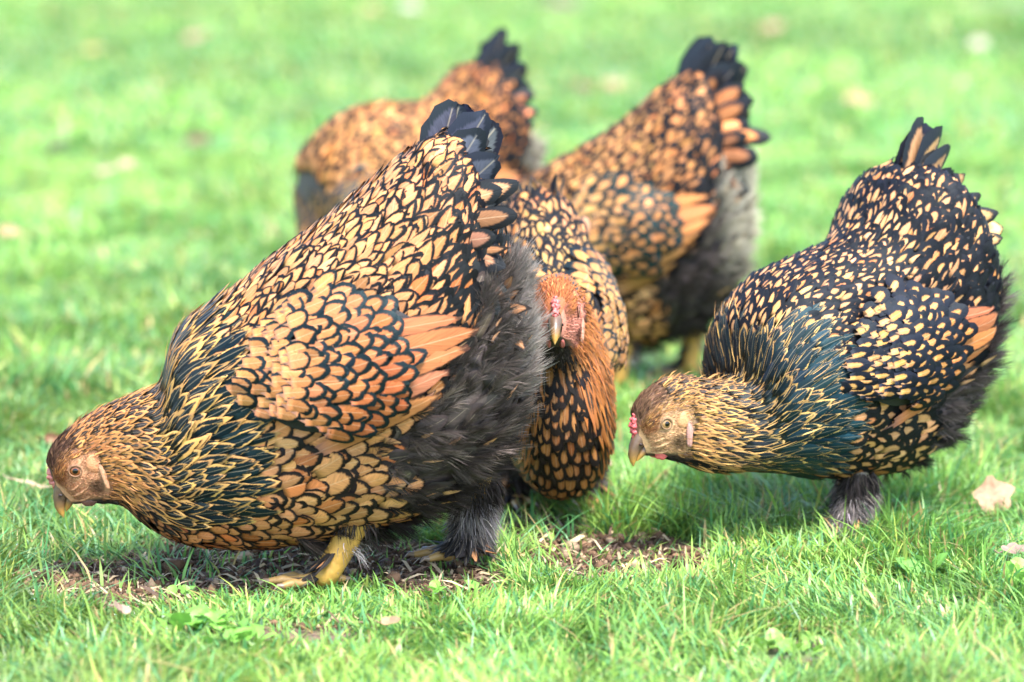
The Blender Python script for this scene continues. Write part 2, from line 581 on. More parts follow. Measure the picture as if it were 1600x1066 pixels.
    def template(self, shape, n):
        v, u = self.VV, self.UU
        dv = np.maximum(0, (v - 0.55) / 0.45)
        if shape == 'round':
            hw = np.sqrt(np.maximum(0, 1 - (dv * 0.985) ** 2))
            hw[-1] = 0.20
        elif shape == 'point':
            hw = np.clip(1 - dv, 0, 1) ** 0.8
            hw[-1] = 0.02
        else:                       # blunt, for flight feathers
            hw = np.clip(1 - dv ** 3.0, 0, 1)
            hw[-1] = 0.30
        hw = hw * (0.45 + 0.55 * smooth(0, 0.4, v))
        a = (hw[:, None] * u[None])[None] * np.ones((n, 1, 1))
        j = self.r.normal(0, 0.06, (n, len(v), len(u)))
        j[:, :3] = 0
        a = a + j * (np.abs(u) > 0.9)[None, None]
        b = v[None, :, None] * np.ones((n, 1, len(u)))
        b = b - 0.02 * (np.abs(u) ** 2)[None, None] + self.r.normal(0, 0.012, b.shape) * (v > 0.8)[None, :, None]
        return a, b

    def emit(self, name, V, a, b, ctr, edg, par, parent, n_single, score=None, wn=None):
        """V (n, 8, 5, 3) posed feather vertices -> n_single objects of their own + one joined remainder"""
        n = len(V)
        if n == 0:
            return
        uv = np.stack([a * 0.5 + 0.5, np.clip(b, 0, 1)], -1)
        per = self.VV.size * self.UU.size
        V = V.reshape(n, per, 3)
        uv = uv.reshape(n, per, 2)
        att = {}
        for k, q in (('ctr', ctr), ('edg', edg), ('par', par)):
            q = np.asarray(q, float)
            if q.ndim == 1:
                q = np.tile(q, (n, 1))
            if q.shape[1] == 3:
                q = np.concatenate([q, np.ones((n, 1))], 1)
            att[k] = np.repeat(q[:, None], per, 1)
        if score is None:
            score = np.ones(n)
        order = np.argsort(-score)
        k1 = int(min(n_single, (score > 0).sum()))
        for i in order[:k1]:
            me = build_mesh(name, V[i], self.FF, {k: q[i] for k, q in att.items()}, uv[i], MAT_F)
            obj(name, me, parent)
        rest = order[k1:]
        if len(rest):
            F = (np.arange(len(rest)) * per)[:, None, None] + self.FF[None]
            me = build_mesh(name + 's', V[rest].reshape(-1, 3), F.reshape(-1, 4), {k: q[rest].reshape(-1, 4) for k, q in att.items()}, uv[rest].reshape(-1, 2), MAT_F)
            o = obj(name.replace('_feather', '_plumage') if 'feather' in name else name + '_plumage', me, parent)
            o['kind'] = 'stuff'

    def rows(self, s0, s1, dr, dw, jit=0.22, off=0.5):
        """staggered rows of feather roots on the body: arrays s, theta; dr/dw = spacing (m) along and across, may be functions of s"""
        out_s, out_t = [], []
        s, k = s0, 0
        while s < s1:
            ring = self.ev(self.P, np.full(NT, s), self.th * 0.99999)
            seg = np.linalg.norm(np.diff(ring, axis=0), axis=1)
            cum = np.concatenate([[0], np.cumsum(seg)])
            w = dw(s) if callable(dw) else dw
            n = max(6, int(cum[-1] / w))
            q = (np.arange(n) + off * (k % 2) + self.r.normal(0, jit * 0.6, n)) / n * cum[-1]
            t = np.interp(q % cum[-1], cum, self.th)
            ds = np.linalg.norm(self.ev(self.dS, np.full(n, s), t), axis=-1)
            step = (dr(s) if callable(dr) else dr)
            out_s.append(s + self.r.normal(0, jit, n) * step / ds)
            out_t.append(t)
            k += 1
            s += step / np.median(ds)
        s, t = np.concatenate(out_s), np.concatenate(out_t) % (2 * np.pi)
        return np.clip(s, 0, self.smax), t

    def on_body(self, name, s, t, Lf, Wf, ctr, edg, par, shape='round', lift=0.10, h0=0.0015, rot=0.0, camber=0.16, n_single=0, sag=0.0, flatten=0.25, rj=0.15):
        n = len(s)
        if n == 0:
            return
        a, b = self.template(shape, n)
        Lf, Wf = np.broadcast_to(Lf, n), np.broadcast_to(Wf, n)
        rot = np.broadcast_to(rot, n) + self.r.normal(0, rj, n)
        dS, dT = self.ev(self.dS, s, t), self.ev(self.dT, s, t)
        nn = norm(self.ev(self.Nn, s, t))
        e1 = norm(dS - nn * np.sum(dS * nn, -1, keepdims=True))
        e2 = np.cross(nn, e1)
        dirv = e1 * np.cos(rot)[:, None] + e2 * np.sin(rot)[:, None]
        side = np.cross(nn, dirv)
        off = dirv[:, None, None] * (b * Lf[:, None, None])[..., None] + side[:, None, None] * (a * (Wf / 2)[:, None, None])[..., None]
        # tangent offsets -> (ds, dtheta)
        g11, g12, g22 = (np.sum(p * q, -1) for p, q in ((dS, dS), (dS, dT), (dT, dT)))
        det = np.maximum(g11 * g22 - g12 * g12, 1e-12)
        oS, oT = np.sum(off * dS[:, None, None], -1), np.sum(off * dT[:, None, None], -1)
        ds = (oS * g22[:, None, None] - oT * g12[:, None, None]) / det[:, None, None]
        dt = (oT * g11[:, None, None] - oS * g12[:, None, None]) / det[:, None, None]
        sv = s[:, None, None] + ds
        over = np.maximum(0, sv - self.smax)
        Q = self.ev(self.P, np.clip(sv, 0, self.smax), t[:, None, None] + dt)
        Nq = norm(self.ev(self.Nn, np.clip(sv, 0, self.smax), t[:, None, None] + dt))
        Q = Q + dirv[:, None, None] * (over * np.sqrt(g11)[:, None, None])[..., None]
        # where the sheet is strongly bent, blend towards the flat feather
        flat = self.ev(self.P, s, t)[:, None, None] + off
        Q = Q * (1 - flatten) + flat * flatten
        lf = np.broadcast_to(lift, n) * self.r.uniform(0.6, 1.5, n)
        h = h0 + lf[:, None, None] * Lf[:, None, None] * (b ** 1.3) - camber * (Wf / 2)[:, None, None] * (a ** 2)
        tw = self.r.normal(0, 0.13, n)[:, None, None] * a * (Wf / 2)[:, None, None]
        Q = Q + Nq * (h + tw)[..., None]
        if sag:
            Q[..., 2] -= sag * Lf[:, None, None] * b ** 2
        Q = self.pose(Q, self.wneck(np.clip(sv, 0, self.smax)))
        c = Q.mean((1, 2))
        nv = norm(np.cross(Q[:, 5, 2] - Q[:, 2, 2], Q[:, 4, 4] - Q[:, 4, 0]))
        nv *= np.sign(np.sum(nv * nn, -1, keepdims=True) + 1e-9)
        fac = np.sum(nv * norm(self.camloc - c), -1)
        score = np.where(fac > 0.12, fac * Lf * Wf, -1)
        self.emit(name, Q, a, b, ctr, edg, par, self.root, n_single, score)

    def colours(self, n, base, var=0.19, hue=0.045):
        base = np.asarray(base, float)
        c = np.tile(base, (n, 1)) if base.ndim == 1 else base.copy()
        k = np.exp(self.r.normal(0, var, (n, 1)))
        c = c * k
        c[:, 0] *= np.exp(self.r.normal(0, hue * 0.4, n))
        c[:, 1] *= np.exp(self.r.normal(0, hue, n))
        c[:, 2] *= np.exp(self.r.normal(0, hue * 1.6, n))
        return np.clip(c, 0, 0.95)

    def odd(self, n):
        """a few feathers rustier or paler than their neighbours"""
        u = self.r.uniform(0, 1, (n, 1))
        return np.where(u < 0.10, np.array([0.82, 0.62, 0.5]), np.where(u > 0.9, np.array([1.15, 1.22, 1.35]), np.ones(3)))

    def pars(self, n, lace, gloss, pointy, lv=0.075):
        p = np.zeros((n, 4))
        p[:, 0] = np.clip(np.broadcast_to(lace, n) + self.r.normal(0, lv, n), 0.04, 0.95)
        p[:, 1] = gloss
        p[:, 2] = self.r.uniform(0, 1, n)
        p[:, 3] = np.clip(np.broadcast_to(pointy, n) + self.r.normal(0, 0.25, n), 0, 1)
        return p

    def where(self, s, t):
        P = self.ev(self.P, s, t)
        return HX - P[:, 0] * PXM, HZ - P[:, 2] * PXM

    def mk_plumage(self):
        pal, dt = self.pal, self.detail
        mm = 1 / dt
        S1 = self.singles
        # breast and flank
        s, t = self.rows(2.5, 10.2, lambda s: (0.0065 + 0.0035 * min(1, max(0, (s - 3) / 2)) + 0.0050 * min(1, max(0, (s - 5) / 3.5))) * mm, lambda s: (0.008 + 0.005 * min(1, max(0, (s - 3) / 2)) + 0.0065 * min(1, max(0, (s - 5) / 3.5))) * mm)
        x, y = self.where(s, t)
        jx, jy = x + self.r.normal(0, 7, len(x)), y + self.r.normal(0, 7, len(x))
        hk = inpoly(jx, jy, POLY_HACKLE) | inpoly(jx, jy, POLY_CAPE)
        fl = inpoly(jx, jy, self.poly_fluff)
        wmid = np.array(POLY_WING, float).mean(0)
        core = [tuple(wmid + (np.array(q) - wmid) * 0.7) for q in POLY_WING]
        wg = inpoly(x, y, core)
        low = y > 600 + 0.0 * x
        k = low & ~hk & ~fl & ~wg & (x < 720) & ~((x < 210) & (y < 776))
        s, t, x, y = s[k], t[k], x[k], y[k]
        g = smooth(300, 520, x)
        n = len(s)
        base = np.array(pal['breast']) + (np.array(pal['breast_front']) - np.array(pal['breast'])) * (1 - g)[:, None] * 0.9
        thr = smooth(300, 215, x) * pal.get('throat', 1.0)
        base = base * (1 - 0.45 * thr)[:, None]
        L_, W_ = (0.024 + 0.020 * g - 0.006 * thr) * mm * pal.get('breast_l', 1.0), (0.0165 + 0.0125 * g - 0.006 * thr) * mm
        self.on_body('breast_feather', s, t, L_ * self.r.uniform(0.8, 1.25, n), W_ * self.r.uniform(0.8, 1.2, n), self.colours(n, base * self.odd(n)), self.colours(n, pal['lace_b'], 0.2), self.pars(n, pal['lw_breast'] + 0.25 * thr, 0.25, pal['pt_breast']), 'round', 0.085, n_single=S1)
        # back, cape and saddle
        s, t = self.rows(5.7, 12.9, lambda s: 0.0092 * mm, lambda s: 0.0118 * mm)
        x, y = self.where(s, t)
        jx, jy = x + self.r.normal(0, 8, len(x)), y + self.r.normal(0, 8, len(x))
        hk = inpoly(jx, jy, POLY_HACKLE) | inpoly(jx, jy, POLY_CAPE)
        fl = inpoly(jx, jy, self.poly_fluff)
        wg = inpoly(x, y, core)
        k = ~hk & ~fl & ~wg & ((y < 600) | (x > 660)) & (y < 640)
        s, t, x, y = s[k], t[k], x[k], y[k]
        n = len(s)
        rear = smooth(520, 700, x)
        tha = np.abs((t + np.pi) % (2 * np.pi) - np.pi)
        under = smooth(1.0, 1.7, tha) * smooth(560, 680, x)            # darker, fluffier towards the vent
        base = np.array(pal['back']) + (np.array(pal['saddle']) - np.array(pal['back'])) * rear[:, None]
        L_, W_ = (0.034 + 0.014 * rear) * mm, (0.0146 + 0.006 * rear) * mm
        lw = pal['lw_back'] + under * 0.25
        self.on_body('back_feather', s, t, L_ * self.r.uniform(0.75, 1.3, n), W_ * self.r.uniform(0.75, 1.3, n), self.colours(n, base * self.odd(n)), self.colours(n, pal['lace'], 0.2), self.pars(n, lw, pal['gloss_back'], pal['pt_back']), 'round', 0.10, n_single=S1)
        # hackle: long pointed feathers, dark heart and golden rim
        s, t = self.rows(2.35, 7.2, lambda s: (0.0045 + 0.0062 * min(1, max(0, (s - 2.5) / 3))) * mm, lambda s: (0.0052 + 0.0062 * min(1, max(0, (s - 2.5) / 3))) * mm, 0.3)
        x, y = self.where(s, t)
        jx, jy = x + self.r.normal(0, 6, len(x)), y + self.r.normal(0, 6, len(x))
        k = inpoly(jx, jy, POLY_HACKLE) | inpoly(jx, jy, POLY_CAPE)
        k &= x < 392
        s, t, x, y = s[k], t[k], x[k], y[k]
        n = len(s)
        far = smooth(150, 330, x)
        tha = np.abs((t + np.pi) % (2 * np.pi) - np.pi)
        cape = inpoly(x, y, POLY_CAPE)
        edge = np.array(pal['hackle_edge0']) + (np.array(pal['hackle_edge1']) - np.array(pal['hackle_edge0'])) * far[:, None]
        # the face side of the neck is nearly plain gold, the lower neck dark and glossy
        plain = smooth(250, 165, x + 0.25 * np.abs(y - 730)) * smooth(0.7, 1.1, tha)
        lw = pal['lw_hackle'] + 0.10 * (1 - far) + 0.35 * plain - 0.14 * smooth(270, 350, x + 0.35 * (y - 680)) - 0.12 * cape
        L_, W_ = (0.018 + 0.032 * far), (0.0068 + 0.0082 * far)
        ctrc = np.array(pal['hackle_ctr0']) + (np.array(pal['hackle_ctr1']) - np.array(pal['hackle_ctr0'])) * far[:, None]
        self.on_body('hackle_feather', s, t, L_ * self.r.uniform(0.8, 1.25, n) * (1 + 0.25 * cape), W_ * self.r.uniform(0.85, 1.2, n), self.colours(n, ctrc, 0.25), self.colours(n, edge, 0.22), self.pars(n, lw, 0.95, 0.55), 'point', 0.07, rot=0.0, camber=0.25, n_single=min(S1, 250), flatten=np.where(cape, 0.08, 0.4)[:, None, None, None], rj=0.06)
        # loose golden barbs lying over the hackle
        m = int(pal.get('barbs', 500) * dt)
        idx = self.r.integers(0, n, m)
        idx = idx[self.r.uniform(0, 1, m) < 1 - 0.92 * smooth(270, 350, x + 0.3 * (y - 680))[idx]]
        m = len(idx)
        self.strands('neck_barbs', s[idx] + self.r.normal(0, 0.15, m), t[idx] + self.r.normal(0, 0.05, m), (L_ * 0.9)[idx] * self.r.uniform(0.5, 1.1, m), 0.0011 * self.r.uniform(0.5, 1.3, m), self.colours(m, edge[idx] * 1.1, 0.22), 0.055, 0.0042, 0.07)
        # small feathers of the crown and cheeks
        m = int(4200 * dt)
        s = self.r.uniform(0.75, 3.3, m) ** 1.0
        t = self.r.uniform(0, 2 * np.pi, m)
        tha = np.abs((t + np.pi) % (2 * np.pi) - np.pi)
        x, y = self.where(s, t)
        bare = inpoly(x, y, [(70, 735), (100, 742), (108, 712), (150, 695), (178, 720), (176, 760), (140, 790), (80, 800)])
        k = ~(bare & (tha > 0.75)) & ((tha < 1.5) | (s > 2.2) | (tha > 2.4))
        s, t, tha, x = s[k], t[k], tha[k], x[k]
        m = len(s)
        cr, tan, chin = np.array(pal['crown']), np.array(pal['hackle_edge0']), np.array([0.035, 0.026, 0.022])
        c = cr + (tan - cr) * smooth(0.75, 1.05, tha)[:, None]
        c = c + (cr * 1.6 - c) * (self.r.uniform(0, 1, (m, 1)) < 0.25)
        c = c + (chin - c) * smooth(2.3, 2.6, tha)[:, None]
        self.strands('head_feathers', s, t, self.r.uniform(0.005, 0.011, m), 0.0012 * self.r.uniform(0.7, 1.4, m), self.colours(m, c, 0.35), 0.12, 0.0008, 0.18)

        # short velvet of the face
        m = int(5200 * dt)
        s = self.r.uniform(0.35, 3.0, m)
        t = self.r.uniform(0.8, 2.3, m) * np.where(self.r.uniform(0, 1, m) < 0.5, 1, -1)
        x, y = self.where(s, t)
        k = (np.hypot(x - 121.5, y - 727) > 13) & (np.hypot((x - 168) * 3.5, y - 736) > 26) & (y < 790) & (x + (775 - y) * 0.4 > 98)
        s, t, x, y = s[k], t[k], x[k], y[k]
        m = len(s)
        fc = np.tile(np.array(pal['face']), (m, 1))
        fc = fc * (1 - 0.75 * smooth(17, 6, np.hypot((x - 155) / 1.2, y - 752)))[:, None]  # shade of the cheek hollow painted into the velvet
        fc = fc + (np.array([0.22, 0.075, 0.026]) - fc) * (0.85 * smooth(19, 8, np.hypot(x - 98, (y - 731) / 1.6)))[:, None]
        self.strands('face_down', s, t, self.r.uniform(0.0022, 0.005, m), 0.0006 * self.r.uniform(0.7, 1.4, m), self.colours(m, fc, 0.3), 0.3, 0.0003, 0.3)

    def strands(self, name, s, t, Ls, Ws, c, lift, h0, spread, droop=0.0, mat=None, ang=None, along=None, lj=1.0):
        """fine tapering barbs on the body surface: four vertices, two triangles each, bent once"""
        m = len(s)
        s = np.clip(s, 0, self.smax)
        P0 = self.ev(self.P, s, t)
        nn = norm(self.ev(self.Nn, s, t))
        dS = self.ev(self.dS, s, t)
        e1 = norm(dS - nn * np.sum(dS * nn, -1, keepdims=True))
        e2 = np.cross(nn, e1)
        a = (self.r.normal(0, spread, m) if ang is None else ang)[:, None]
        d = e1 * np.cos(a) + e2 * np.sin(a)
        sd = np.cross(nn, d) * np.cos(self.r.uniform(-0.8, 0.8, m))[:, None] + nn * np.sin(self.r.uniform(-0.8, 0.8, m))[:, None]
        lf = (np.broadcast_to(lift, m) * (1 + lj * self.r.uniform(-0.7, 0.8, m)))[:, None]
        if along is not None:                      # barbs leave a shaft that itself leaves the skin
            sa, l0 = along
            P0 = P0 + (e1 * np.cos(sa)[:, None] + e2 * np.sin(sa)[:, None] + nn * lf * 0.9) * l0[:, None]
        Ls, Ws = np.broadcast_to(Ls, m)[:, None], np.broadcast_to(Ws, m)[:, None]
        mid = P0 + (d + nn * lf * 1.3) * Ls * 0.5 + nn * h0
        tip = P0 + (d + nn * lf) * Ls + nn * h0
        tip[:, 2] -= droop * Ls[:, 0]
        V = np.stack([P0 + nn * h0 * 0.5 - sd * Ws * 0.5, P0 + nn * h0 * 0.5 + sd * Ws * 0.5, mid + sd * Ws * 0.5, mid - sd * Ws * 0.5, tip], 1)
        V = self.pose(V, self.wneck(s)[:, None])
        b = (np.arange(m) * 5)[:, None]
        F = np.concatenate([b + np.array([0, 1, 2]), b + np.array([0, 2, 3]), b + np.array([3, 2, 4])], 0)
        o = obj(name, build_mesh(name, V.reshape(-1, 3), F, {'ctr': np.repeat(c, 5, 0)}, None, mat or MAT_DOWN), self.root)
        o['kind'] = 'stuff'

    # -- wings: a domed shield on each flank with rows of coverts and a fan of flight feathers
    def mk_wings(self):
        pal = self.pal
        cx, cy = 545.0, 540.0
        ax = norm(np.array([1.0, -0.16]))
        ay = np.array([-ax[1], ax[0]])
        A_, B_ = 168.0, 116.0
        def bulge(px, py):
            d = np.stack([px - cx, py - cy], -1)
            p, q = d @ ax / A_, d @ ay / B_
            return (0.012 * smooth(-1.15, -0.35, p) + 0.022 * np.clip(1 - p * p * 0.8 - q * q, -0.4, 1)) * pal.get('wing_out', 1.0)
        def S3(px, py, sgn, h=0.0):
            q = loc2(px, py)
            return np.stack([q[..., 0], sgn * (self.yside(px, py) + bulge(px, py) + h), q[..., 1]], -1)
        poly = np.array(POLY_WING, float)
        for sgn in (1, -1):
            vis = sgn * self.camloc[1] > 0
            # shield under the feathers
            gx_, gy_ = np.meshgrid(np.linspace(-1, 1, 26), np.linspace(-1, 1, 22), indexing='ij')
            rr = np.sqrt(np.maximum(gx_ ** 2, gy_ ** 2) / np.maximum(gx_ ** 2 + gy_ ** 2, 1e-9))
            ux, uy = gx_ * rr * 0.88, gy_ * rr * 0.86
            PX, PY = cx + ux * A_ * ax[0] + uy * B_ * ay[0], cy + ux * A_ * ax[1] + uy * B_ * ay[1]
            V = self.pose(S3(PX, PY, sgn, -0.003), 0.0)
            wing = obj('wing', build_mesh('wing', V.reshape(-1, 3), grid_faces(26, 22), {'ctr': BLACK * 2}, None, MAT_SKIN), self.root)
            def lay(name, px, py, Lp, Wp, dx, dy, ctr, edg, par, shape, lift, h0, ns, camber=0.14):
                n = len(px)
                if n == 0:
                    return
                a, b = self.template(shape, n)
                d = norm(np.stack([np.broadcast_to(dx, n), np.broadcast_to(dy, n)], -1).astype(float))
                sd = np.stack([-d[:, 1], d[:, 0]], -1)
                Lp, Wp = np.broadcast_to(Lp, n), np.broadcast_to(Wp, n)
                QX = px[:, None, None] + d[:, 0][:, None, None] * b * Lp[:, None, None] + sd[:, 0][:, None, None] * a * Wp[:, None, None] / 2
                QY = py[:, None, None] + d[:, 1][:, None, None] * b * Lp[:, None, None] + sd[:, 1][:, None, None] * a * Wp[:, None, None] / 2
                V = S3(QX, QY, sgn)
                lf = lift * self.r.uniform(0.6, 1.4, n)[:, None, None]
                h = np.broadcast_to(h0, n)[:, None, None] + lf * Lp[:, None, None] / PXM * b ** 1.3 - camber * Wp[:, None, None] / PXM / 2 * a ** 2 + self.r.normal(0, 0.10, n)[:, None, None] * a * Wp[:, None, None] / PXM / 2
                e = 2.0
                nx = -(self.yside(QX + e, QY) + bulge(QX + e, QY) - self.yside(QX - e, QY) - bulge(QX - e, QY)) / (2 * e / PXM)
                ny = -(self.yside(QX, QY + e) + bulge(QX, QY + e) - self.yside(QX, QY - e) - bulge(QX, QY - e)) / (2 * e / PXM)
                nn = norm(np.stack([-nx, sgn * np.ones_like(nx), -ny], -1))
                V = V + nn * h[..., None]
                V = self.pose(V, 0.0)
                score = np.where(vis, Lp * Wp, -1.0)
                self.emit(name, V, a, b, ctr, edg, par, wing, ns, score)
            # flight feathers first (they lie beneath the coverts)
            tips = [(728, 470, 20), (750, 488, 30), (738, 512, 26), (716, 542, 26), (690, 574, 26), (660, 606, 24)]
            k = np.arange(len(tips))
            tx, ty, wd = (np.array([q[i] for q in tips], float) for i in range(3))
            tx += self.r.normal(0, 4, len(k)); ty += self.r.normal(0, 3, len(k))
            dx, dy = np.full(len(k), 1.0), np.linspace(-0.12, -0.50, len(k)) 
            d = norm(np.stack([dx, dy], -1))
            Lp = np.full(len(k), 190.0)
            n = len(k)
            fc = np.array(pal['flight0']) + (np.array(pal['flight1']) - np.array(pal['flight0'])) * (k / (n - 1))[:, None]
            lay('flight_feather', tx - d[:, 0] * Lp, ty - d[:, 1] * Lp, Lp, wd * 1.35, dx, dy, self.colours(n, fc, 0.12, 0.06), self.colours(n, np.array([0.05, 0.02, 0.012]), 0.2), self.pars(n, 0.09, 0.1, 0.0, 0.02), 'blunt', 0.012, 0.0005 + 0.0010 * (len(k) - k), 20, 0.05)
            # coverts
            px, py = [], []
            rs, cs = 15.5 / self.detail, 21.0 / self.detail
            for i, p in enumerate(np.arange(-250, 150, rs)):
                q = np.arange(-150, 150, cs) + (cs / 2 if i % 2 else 0)
                bend = -14.0 * ((q - 10) / 100.0) ** 2                          # rows bow out like the wing's rim
                px.append(cx + (p + bend) * ax[0] + q * ay[0]); py.append(cy + (p + bend) * ax[1] + q * ay[1])
            px, py = np.concatenate(px), np.concatenate(py)
            px += self.r.normal(0, 3.2, len(px)); py += self.r.normal(0, 3.2, len(px))
            sh = poly.mean(0) + (poly - poly.mean(0)) * np.array([0.93, 0.93])
            kk = inpoly(px + 50, py, [tuple(q) for q in sh]) | inpoly(px + 22, py, [tuple(q) for q in sh]) & (px < 500)
            px, py = px[kk], py[kk]
            n = len(px)
            fx = smooth(430, 640, px + 0.45 * (py - 520))
            base = np.array(pal['wing0']) + (np.array(pal['wing1']) - np.array(pal['wing0'])) * fx[:, None]
            # feathers point back, fanning a little down at the lower rim
            dy = -0.18 + 0.0030 * (py - 545) + self.r.normal(0, 0.08, n)
            lay('wing_covert', px, py, (44 + 8 * fx) / self.detail * self.r.uniform(0.9, 1.12, n), (26 + 3.5 * fx) / self.detail * self.r.uniform(0.9, 1.12, n), 1.0, dy, self.colours(n, base, 0.15), self.colours(n, pal['lace_w'], 0.25), self.pars(n, pal['lw_wing'], pal.get('gloss_wing', 0.9), pal['pt_wing'], 0.04), 'round', 0.085, 0.002 + 0.0075 * smooth(400, 470, px), self.singles if vis else 0)

    def free_feathers(self, name, roots, dirs, ups, Lf, Wf, curl, ctr, edg, par, shape, parent, ns):
        n = len(roots)
        a, b = self.template(shape, n)
        roots, d = np.asarray(roots, float), norm(np.asarray(dirs, float))
        nn = norm(np.asarray(ups, float) - d * np.sum(np.asarray(ups) * d, -1, keepdims=True))
        sd = np.cross(nn, d)
        Lf, Wf, curl = (np.broadcast_to(q, n)[:, None, None] for q in (Lf, Wf, curl))
        V = roots[:, None, None] + d[:, None, None] * (b * Lf)[..., None] + sd[:, None, None] * (a * Wf / 2)[..., None] + nn[:, None, None] * (curl * Lf * b ** 2 - 0.18 * Wf * a ** 2)[..., None]
        if name.startswith('tail'):
            V = self.pose(V, 0.0)
        self.emit(name, V, a, b, ctr, edg, par, parent, ns)

    def mk_tail(self):
        pal = self.pal
        # main tail feathers: pairs fanned from the midline downwards
        R, D, U, Lf, Wf = [], [], [], [], []
        base = loc2(694, 318 + self.tail_dy)
        spec = pal.get('tail', [(72, 0.008, 0.108, 0.046), (64, 0.016, 0.112, 0.050), (54, 0.024, 0.112, 0.052), (44, 0.032, 0.106, 0.052), (32, 0.038, 0.098, 0.050), (19, 0.042, 0.092, 0.046), (6, 0.044, 0.088, 0.042)])
        for el, y, l, w in spec:
            for sg in (1, -1):
                e = math.radians(el + self.r.normal(0, 4.0))
                yaw = sg * y * 5.5
                R.append((base[0] + 0.012 * math.sin(e) * 0 + self.r.normal(0, 0.003), sg * y * 0.7, base[1] + 0.035 * (el - 35) / 35))
                D.append((-math.cos(e) * math.cos(yaw), math.sin(yaw) * 0.8, math.sin(e)))
                U.append((-math.sin(e) * 0.4, sg * 1.0, -0.25))
                Lf.append(l * self.r.uniform(0.92, 1.08)); Wf.append(w)
        n = len(R)
        self.free_feathers('tail_feather', R, D, U, np.array(Lf), np.array(Wf), -0.10, self.colours(n, pal['tail_ctr'], 0.25), self.colours(n, BLACK * 1.6 + np.array([0.004, 0.006, 0.012]), 0.2), self.pars(n, pal['lw_tail'], 0.8, 0.3, 0.08), 'round', self.root, 40)
        # tail coverts: broad, buff-hearted, over the root of the tail
        R, D, U, Lf, Wf = [], [], [], [], []
        for row, (bx, by, ln, wd, cnt) in enumerate(((672, 300, 0.080, 0.030, 7), (664, 332, 0.070, 0.028, 8), (694, 372, 0.062, 0.026, 7))):
            for i in range(cnt):
                for sg in (1, -1):
                    f = (i + 0.5) / cnt
                    el = math.radians(64 - 62 * f + self.r.normal(0, 6 + 7 * row) - 8 * row)
                    y = 0.012 + 0.050 * f + 0.012 * row
                    q = loc2(bx + 62 * f + self.r.normal(0, 7), self.r.normal(0, 7) + by + 62 * f - 20 + self.tail_dy * (1 - 0.4 * f))
                    yaw = sg * (0.10 + 0.35 * f + self.r.normal(0, 0.12))
                    R.append((q[0], sg * y, q[1]))
                    D.append((-math.cos(el) * math.cos(yaw), math.sin(yaw), math.sin(el)))
                    U.append((-0.3 * math.sin(el), sg * 1.0, 0.3))
                    Lf.append(ln * pal.get('covert_k', 1.0) * self.r.uniform(0.85, 1.1)); Wf.append(wd * pal.get('covert_k', 1.0) * self.r.uniform(0.9, 1.1))
        n = len(R)
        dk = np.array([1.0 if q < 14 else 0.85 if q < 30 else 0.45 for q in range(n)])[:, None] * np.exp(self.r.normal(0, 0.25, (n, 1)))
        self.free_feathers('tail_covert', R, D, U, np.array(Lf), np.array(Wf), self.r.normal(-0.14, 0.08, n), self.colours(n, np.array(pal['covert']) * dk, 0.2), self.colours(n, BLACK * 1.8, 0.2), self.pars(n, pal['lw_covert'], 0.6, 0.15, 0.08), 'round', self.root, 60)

    def mk_fluff(self):
        pal, dt = self.pal, self.detail
        # dark curling feathers below the tail
        n = 44
        f = self.r.uniform(0, 1, n)
        sg = np.where(self.r.uniform(0, 1, n) < 0.5, 1, -1)
        q = loc2(735 + 45 * f + self.r.normal(0, 8, n), 360 + 120 * f + self.tail_dy * 0.6)
        R = np.stack([q[:, 0], sg * (0.02 + 0.05 * self.r.uniform(0, 1, n)), q[:, 1]], -1)
        el = self.r.normal(0.25, 0.45, n) - 0.5 * f
        yw = sg * self.r.uniform(0.1, 0.8, n)
        D = np.stack([-np.cos(el) * np.cos(yw), np.sin(yw), np.sin(el)], -1)
        U = np.stack([0 * el, sg, 0.5 + 0 * el], -1)
        c = np.where(self.r.uniform(0, 1, (n, 1)) < 0.3, np.array(pal['covert']) * 0.8, np.array(pal['down']) * 0.5)
        self.free_feathers('tail_wisp', R, D, U, self.r.uniform(0.035, 0.06, n), self.r.uniform(0.010, 0.020, n), self.r.normal(0.2, 0.25, n), c, np.array(pal['down']) * 0.3, self.pars(n, 0.35, 0.2, 0.4), 'point', self.root, 44)
        # downy under-layer: tufts of fine barbs fanning from short shafts
        m = int(2600 * dt * dt)
        s = self.r.uniform(7.2, 13.6, m)
        t = self.r.uniform(0.6, 2 * np.pi - 0.6, m)
        x, y = self.where(s, t)
        tha = np.abs((t + np.pi) % (2 * np.pi) - np.pi)
        k = inpoly(x + self.r.normal(0, 9, m), y + self.r.normal(0, 9, m), self.poly_fluff) | ((tha > 2.5) & (x > 400) & (y > 812))
        s, t, x, y = s[k], t[k], x[k], y[k]
        m, nb = len(s), 46
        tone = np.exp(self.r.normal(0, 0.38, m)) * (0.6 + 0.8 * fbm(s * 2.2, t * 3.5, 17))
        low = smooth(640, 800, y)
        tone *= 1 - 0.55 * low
        pale = smooth(pal.get('rimlit_x', 775), pal.get('rimlit_x', 775) + 60, x) * smooth(740, 560, y)  # whitish sunlit rim at the rear, painted into the down colour
        sa = self.r.normal(0, 0.42, m)
        lt = self.r.uniform(0.25, 0.8, m)
        ln = self.r.uniform(0.8, 1.3, m)
        R = lambda q: np.repeat(q, nb)
        n = m * nb
        f = self.r.uniform(0, 1, n)
        c = np.array(pal['down'])[None] * R(tone)[:, None]
        c = c + (np.array(pal['down_rimlit']) - c) * (R(pale) * (0.35 + 0.5 * f))[:, None]
        side = np.where(self.r.uniform(0, 1, n) < 0.5, 1, -1)
